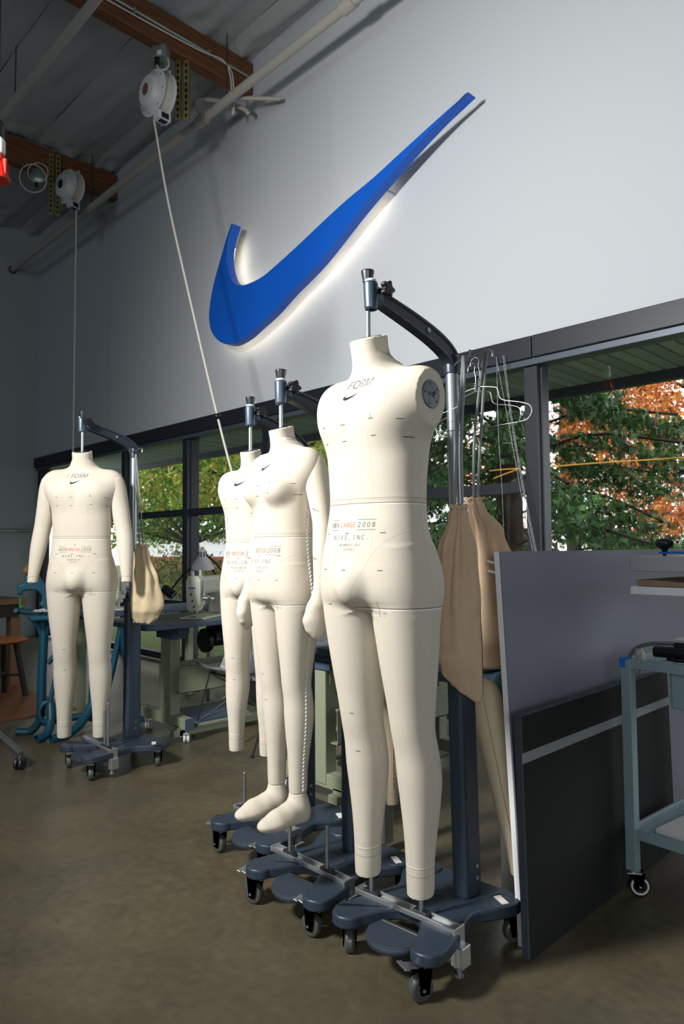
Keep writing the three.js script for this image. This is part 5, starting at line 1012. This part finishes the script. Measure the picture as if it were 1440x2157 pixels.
// stool, bench and what stands on it, at the far left
{
  const t = thing('wooden_stool', 'round wooden stool with dark splayed legs at the left edge', 'stool', [-5.98, 0, -2.02]);
  P(t, 'seat', lathe([[0, 0.44], [0.15, 0.437], [0.185, 0.45], [0.19, 0.468], [0.175, 0.474], [0, 0.466]], 36), M.orangeWood);
  for (let i = 0; i < 4; i++) { const a = i * Math.PI / 2 + 0.5; P(t, 'leg', rod(V(Math.cos(a) * 0.19, 0, Math.sin(a) * 0.19), V(Math.cos(a) * 0.11, 0.442, Math.sin(a) * 0.11), 0.024, 0.026, 10), M.darkWood); }
  P(t, 'stretcher', [0, 1].map((i) => { const a = i * Math.PI / 2 + 0.5; return rod(V(Math.cos(a) * 0.16, 0.18, Math.sin(a) * 0.16), V(-Math.cos(a) * 0.16, 0.18, -Math.sin(a) * 0.16), 0.01); }), M.darkWood);
  const b = thing('work_bench', 'wooden topped work bench behind the stool at the far left', 'bench', [-6.95, 0, -1.95], 0.1);
  P(b, 'tabletop', box(-1.0, 0.62, 0.71, 0.76, -0.35, 0.45, 0.006), M.brownWood); P(b, 'apron', box(-0.98, 0.58, 0.6, 0.71, -0.3, 0.4), M.darkWood);
  for (const [x, z] of [[-0.9, 0.36], [0.52, 0.36], [-0.9, -0.28], [0.52, -0.28]]) P(b, 'leg', box(x - 0.045, x + 0.045, 0, 0.6, z - 0.045, z + 0.045, 0.006), M.brownWood);
  const m = thing('overlock_machine', 'black sewing machine with a small lit lamp on the far left bench', 'sewing machine', [-6.55, 0.762, -1.9], 1.1);
  P(m, 'machine_body', [box(-0.16, 0.2, 0.26, 0.42, -0.06, 0.06, 0.03), box(0.08, 0.2, 0, 0.4, -0.07, 0.07, 0.02), box(-0.2, 0.22, 0, 0.04, -0.1, 0.1, 0.01), box(-0.16, -0.08, 0.17, 0.3, -0.04, 0.04, 0.015), box(-0.02, 0.06, 0.42, 0.49, -0.03, 0.03, 0.01)], M.black);
  P(m, 'pole', rod(V(-0.1, 0.03, 0.09), V(-0.1, 0.26, 0.09), 0.006), M.steel);
  const glow = new THREE.MeshStandardMaterial({ color: 0x222222, emissive: new THREE.Color().setRGB(1, 0.95, 0.85), emissiveIntensity: 1.6 });
  P(m, 'work_lamp', [ball(0.016, -0.04, 0.15, 0.08), ball(0.016, 0.03, 0.16, 0.08)], glow);
  const l = new THREE.PointLight(new THREE.Color().setRGB(1, 0.95, 0.85), 0.12); l.position.set(-6.48, 0.92, -1.83); l.castShadow = true; scene.add(l);
  const r = thing('rag_bundle', 'tangled wire bundle on the bed of the teal machine', 'wire bundle', [-4.56, 0.772, -1.78]); const pts = []; for (let i = 0; i < 60; i++) pts.push(V(0.05 * noise.noise(i * 0.7, 1, 2) * 2, 0.014 + 0.02 * noise.noise(i * 0.6, 4, 5) + 0.01, 0.04 * noise.noise(i * 0.8, 7, 3) * 2)); P(r, 'wire', tube(pts, 0.002, 300, 5), M.whitePlastic);
  const rug = tag(P(scene, 'floor_mat', box(-7.6, -5.15, 0.0, 0.008, -2.3, -0.9, 0.003), mat('#7a4a22', 0.6)), 'orange brown floor mat behind the left form, under the stool', 'mat');
  const wr = tag(P(scene, 'wall_rail', [rod(V(-9.93, 1.452, -3.7), V(-9.93, 1.452, 1.5), 0.02), ...[-3.4, -2, 0, 1.4].map((z) => rod(V(-10, 1.452, z), V(-9.93, 1.452, z), 0.012))], M.steel), 'grey rail along the far left wall', 'rail');
}
{ // rolling base with long legs, cut by the left edge
  const t = thing('rolling_rack', 'grey rolling rack, one sloping leg and caster reaching in at the left edge', 'rack', [-4.6, 0, -1.39]);
  P(t, 'upright', rod(V(0, 0.2, 0), V(0, 1.2, 0), 0.02), M.darkSteel);
  const a0 = Math.atan2(0.06, 0.63);
  for (let i = 0; i < 4; i++) {
    const a = a0 + i * Math.PI / 2, x = Math.cos(a), z = -Math.sin(a), k = i % 2 ? 0.22 : 1;
    P(t, 'leg', bar(V(0, 0.23, 0), V(x * 0.64 * k, 0.09, z * 0.64 * k), 0.032, 0.02, 0.005), M.rackGrey);
    const c = part(t, 'caster', [x * 0.63 * k, 0, z * 0.63 * k], [0, a + 0.5, 0]);
    for (const s of [-1, 1]) P(c, 'wheel', tr(lathe([[0.004, -0.009], [0.022, -0.01], [0.032, -0.006], [0.032, 0.006], [0.022, 0.011], [0.004, 0.012]], 24), s * 0.014, 0.032, 0, 0, 0, s * Math.PI / 2), M.darkSteel);
    P(c, 'stem', [rod(V(0, 0.03, 0), V(0, 0.1, 0), 0.006), box(-0.006, 0.006, 0.02, 0.066, -0.03, 0.01, 0.004)], M.wheelHub);
  }
}
// ------------------------------------------------------------ overhead: pipes, conduit, reels
{
  const t = thing('sprinkler_pipe', 'white painted pipe running along the top of the white wall', 'pipe', [-6.5, 5.05, -3.42]);
  P(t, 'main_run', [rod(V(-3.46, 0, 0), V(7, 0, 0), 0.038, 0.038, 20)], M.pipe); P(t, 'black_end', tr(new THREE.TorusGeometry(0.036, 0.016, 10, 24), -3.46, 0, 0, 0, Math.PI / 2), M.black);
  P(t, 'coupling', [rod(V(1.18, 0, 0), V(1.3, 0, 0), 0.05, 0.05, 20), rod(V(3.05, 0, 0), V(3.17, 0, 0), 0.05, 0.05, 20)], M.pipe);
  P(t, 'branch', [tube([[1.24, 0.0, 0.0], [1.24, 0.14, 0.06], [1.3, 0.16, 0.0], [1.6, 0.02, -0.2], [1.62, -0.02, -0.24]], 0.02, 30, 10), rod(V(1.72, 0.0, -0.05), V(1.98, -0.02, -0.3), 0.017)], M.pipe);
  P(t, 'hanger_rod', [[1.62, 0], [-1.0, 0], [4.1, 0]].map(([x]) => rod(V(x, 0.03, 0), V(x, 0.6, 0), 0.005)), M.darkSteel);
  const q = thing('sprinkler_pipe', 'white painted pipe crossing under the beams at the upper left', 'pipe', [-6.5, 5.15, -2.16]);
  P(q, 'main_run', rod(V(-3.5, 0, 0), V(7, 0, 0), 0.036, 0.036, 20), M.pipe); P(q, 'hanger_rod', [1.6, 0.2, -0.95, 4.0].map((x) => rod(V(x, 0.03, 0), V(x, 0.5, 0), 0.005)), M.darkSteel);
  const c = tag(P(scene, 'conduit', [rod(V(-4.982, 5.46, -3.72), V(-4.982, 5.5, 2.5), 0.012), ...[-3.3, -2.6].map((z) => box(-4.996, -4.97, 5.44, 5.49, z - 0.01, z + 0.01, 0.002))], M.conduit), 'thin metal conduit fixed along the nearest timber beam', 'conduit');
  const w = tag(P(scene, 'power_cable', [tube([[-4.975, 5.42, -2.3], [-4.97, 5.42, -2.7], [-4.975, 5.44, -3.2], [-4.96, 5.45, -3.45], [-4.95, 5.36, -3.5], [-4.95, 5.18, -3.52], [-4.95, 5.0, -3.53]], 0.007, 60, 7), tube([[-4.955, 5.44, -3.46], [-4.93, 5.38, -3.5], [-4.92, 5.2, -3.52], [-4.93, 5.0, -3.53]], 0.006, 30, 7)], M.cordWhite), 'white cable drooping along the nearest timber beam', 'cable');
}
function cableReel(label, pos, turn, o) {
  const t = thing('cable_reel', label, 'cable reel', pos, turn, 'white cable reels under the beams');      // axis along local x
  const ax = (g) => g.rotateZ(-Math.PI / 2);
  P(t, 'drum', ax(lathe([[0.03, -0.11], [0.1, -0.11], [0.125, -0.1], [0.135, -0.055], [0.185, -0.05], [0.19, -0.044], [0.19, -0.036], [0.13, -0.03], [0.13, 0.05], [0.185, 0.055], [0.19, 0.062], [0.185, 0.07], [0.13, 0.075], [0.03, 0.075]], 48)), M.whitePlastic);
  P(t, 'label_disc', ax(new THREE.CylinderGeometry(0.05, 0.05, 0.004, 24).scale(1, 1, 0.8).translate(0, -0.112, 0)), o.disc); 
  P(t, 'rim_bolt', Array.from({ length: 8 }, (_, i) => ball(0.007, -0.052, Math.cos(i * 0.785 + 0.2) * 0.165, Math.sin(i * 0.785 + 0.2) * 0.165, 0.5, 1, 1, 8)), M.darkSteel);
  const coil = []; for (let i = 0; i < 5; i++) for (let k = 0; k < 2; k++) coil.push(new THREE.TorusGeometry(0.145 + k * 0.018, 0.0085, 7, 44).rotateY(Math.PI / 2).translate(-0.02 + i * 0.017, 0, 0));
  P(t, 'cable_winding', coil, M.cordWhite);
  P(t, 'cord_guide', [box(-0.05, 0.07, -0.245, -0.175, 0.02, 0.1, 0.006)], M.whitePlastic); P(t, 'guide_mouth', [box(-0.02, 0.045, -0.236, -0.19, 0.098, 0.104), box(-0.02, 0.045, -0.248, -0.24, 0.04, 0.09)], M.black);
  P(t, 'side_plate', [box(0.074, 0.084, -0.2, 0.22, -0.07, 0.07, 0.003)], M.whitePlastic);
}
const strutHoles = (n, x, z) => Array.from({ length: n }, (_, i) => box(x - 0.009, x + 0.009, -0.03 - i * 0.055 - 0.03, -0.03 - i * 0.055, z - 0.001, z + 0.001, 0));
function strut(label, pos, turn, len) {
  const t = thing('strut_channel', label, 'bracket', pos, turn);
  for (const x of [-0.036, 0.036]) { const s = P(t, 'channel', [box(x - 0.026, x + 0.026, -len, 0, -0.004, 0, 0), box(x - 0.026, x - 0.022, -len, 0, -0.04, 0, 0), box(x + 0.022, x + 0.026, -len, 0, -0.04, 0, 0)], M.zinc); P(s, 'slot', strutHoles(Math.floor(len / 0.056), x, 0.001), M.hole); }
}
cableReel('white cable reel hanging below the nearest timber beam', [-5.07, 4.93, -2.86], 1.6, { disc: mat('#7a5048', 0.5) });
cableReel('white cable reel on the further timber beam, its drum open', [-7.55, 5.2, -3.18], 1.8, { disc: M.darkSteel });
strut('pair of slotted yellow zinc channels hanging from the nearest beam beside the reel', [-5.05, 5.33, -3.08], 0.75, 0.52);
strut('pair of slotted yellow zinc channels fixed across the further beam behind the reel', [-7.61, 5.56, -3.04], 1.3, 0.7);
{
  const t = thing('junction_box', 'grey socket box with a black plug under the nearest beam above the reel', 'socket', [-5.05, 5.33, -2.88], 0.6);
  P(t, 'box_body', [box(-0.06, 0.06, -0.1, 0.0, -0.05, 0.05, 0.004), box(-0.1, 0.03, -0.14, -0.05, -0.09, -0.05, 0.006)], M.conduit); P(t, 'face', box(-0.012, 0.03, -0.09, -0.05, 0.05, 0.054, 0.004), M.white);
  P(t, 'plug', rod(V(-0.02, -0.1, 0.03), V(-0.02, -0.16, 0.03), 0.022, 0.018), M.black); P(t, 'cord_loop', tube([[-0.02, -0.16, 0.03], [0.0, -0.2, 0.03], [0.05, -0.2, 0.02], [0.07, -0.15, 0.0], [0.06, -0.09, 0.0]], 0.007, 30, 7), M.cordWhite);
  const u = thing('junction_box', 'round grey socket box with a coiled white cord beside the further reel', 'socket', [-7.62, 5.24, -2.86], 0.9);
  P(u, 'box_body', [lathe([[0, -0.03], [0.075, -0.03], [0.08, -0.02], [0.08, 0.03], [0, 0.03]], 24).rotateX(Math.PI / 2), rod(V(0, 0.0, 0), V(0, 0.1, 0), 0.012)], M.conduit); P(u, 'plug', rod(V(0, -0.07, 0.03), V(0, -0.13, 0.03), 0.016), M.black);
  P(u, 'cord_coil', [new THREE.TorusGeometry(0.105, 0.006, 7, 40).translate(0.02, 0.02, 0.05), new THREE.TorusGeometry(0.14, 0.006, 7, 40).rotateX(0.3).translate(-0.03, -0.05, 0.05)], M.cordWhite);
}
{
  const a = tag(P(scene, 'reel_cord', [tube([[-5.05, 4.69, -2.82], [-4.9, 4.0, -2.86], [-4.62, 3.1, -2.9], [-4.25, 2.05, -2.93], [-3.95, 1.3, -2.95], [-3.82, 0.95, -2.96], [-3.78, 0.746, -2.97]], 0.0085, 60, 8)], M.cordWhite), 'white cord slanting down from the nearest reel to the sewing table', 'cord');
  P(a, 'cord_stop', [ball(0.03, -4.285, 2.15, -2.925, 1.1, 0.8, 1.1)], M.black);
  tag(P(scene, 'reel_cord', [rod(V(-7.54, 4.97, -3.26), V(-7.54, 0.9, -3.26), 0.009)], M.cordWhite), 'white cord hanging straight down from the further reel behind the left form', 'cord');
  const t = thing('pendant_plug', 'black, white and red connector hanging at the upper left edge', 'connector', [-3.12, 2.76, -1.0]);
  P(t, 'red_housing', [lathe([[0, 0], [0.05, 0], [0.055, 0.01], [0.045, 0.03], [0.03, 0.1], [0.024, 0.13], [0, 0.13]], 22), ...[0, 1, 2, 3, 4, 5].map((i) => box(-0.005, 0.005, 0.01, 0.09, 0.03, 0.05, 0.002).rotateY(i * 1.047))], M.red); P(t, 'white_collar', lathe([[0, 0.115], [0.03, 0.115], [0.033, 0.125], [0.033, 0.175], [0.024, 0.19], [0, 0.19]], 22), M.white); P(t, 'black_grip', [lathe([[0, 0.185], [0.027, 0.185], [0.028, 0.24], [0.02, 0.262], [0, 0.265]], 22)], M.black); P(t, 'hanging_cable', rod(V(0, 0.26, 0), V(0, 2.9, 0), 0.006), M.black);
}
renderer.render(scene, camera);
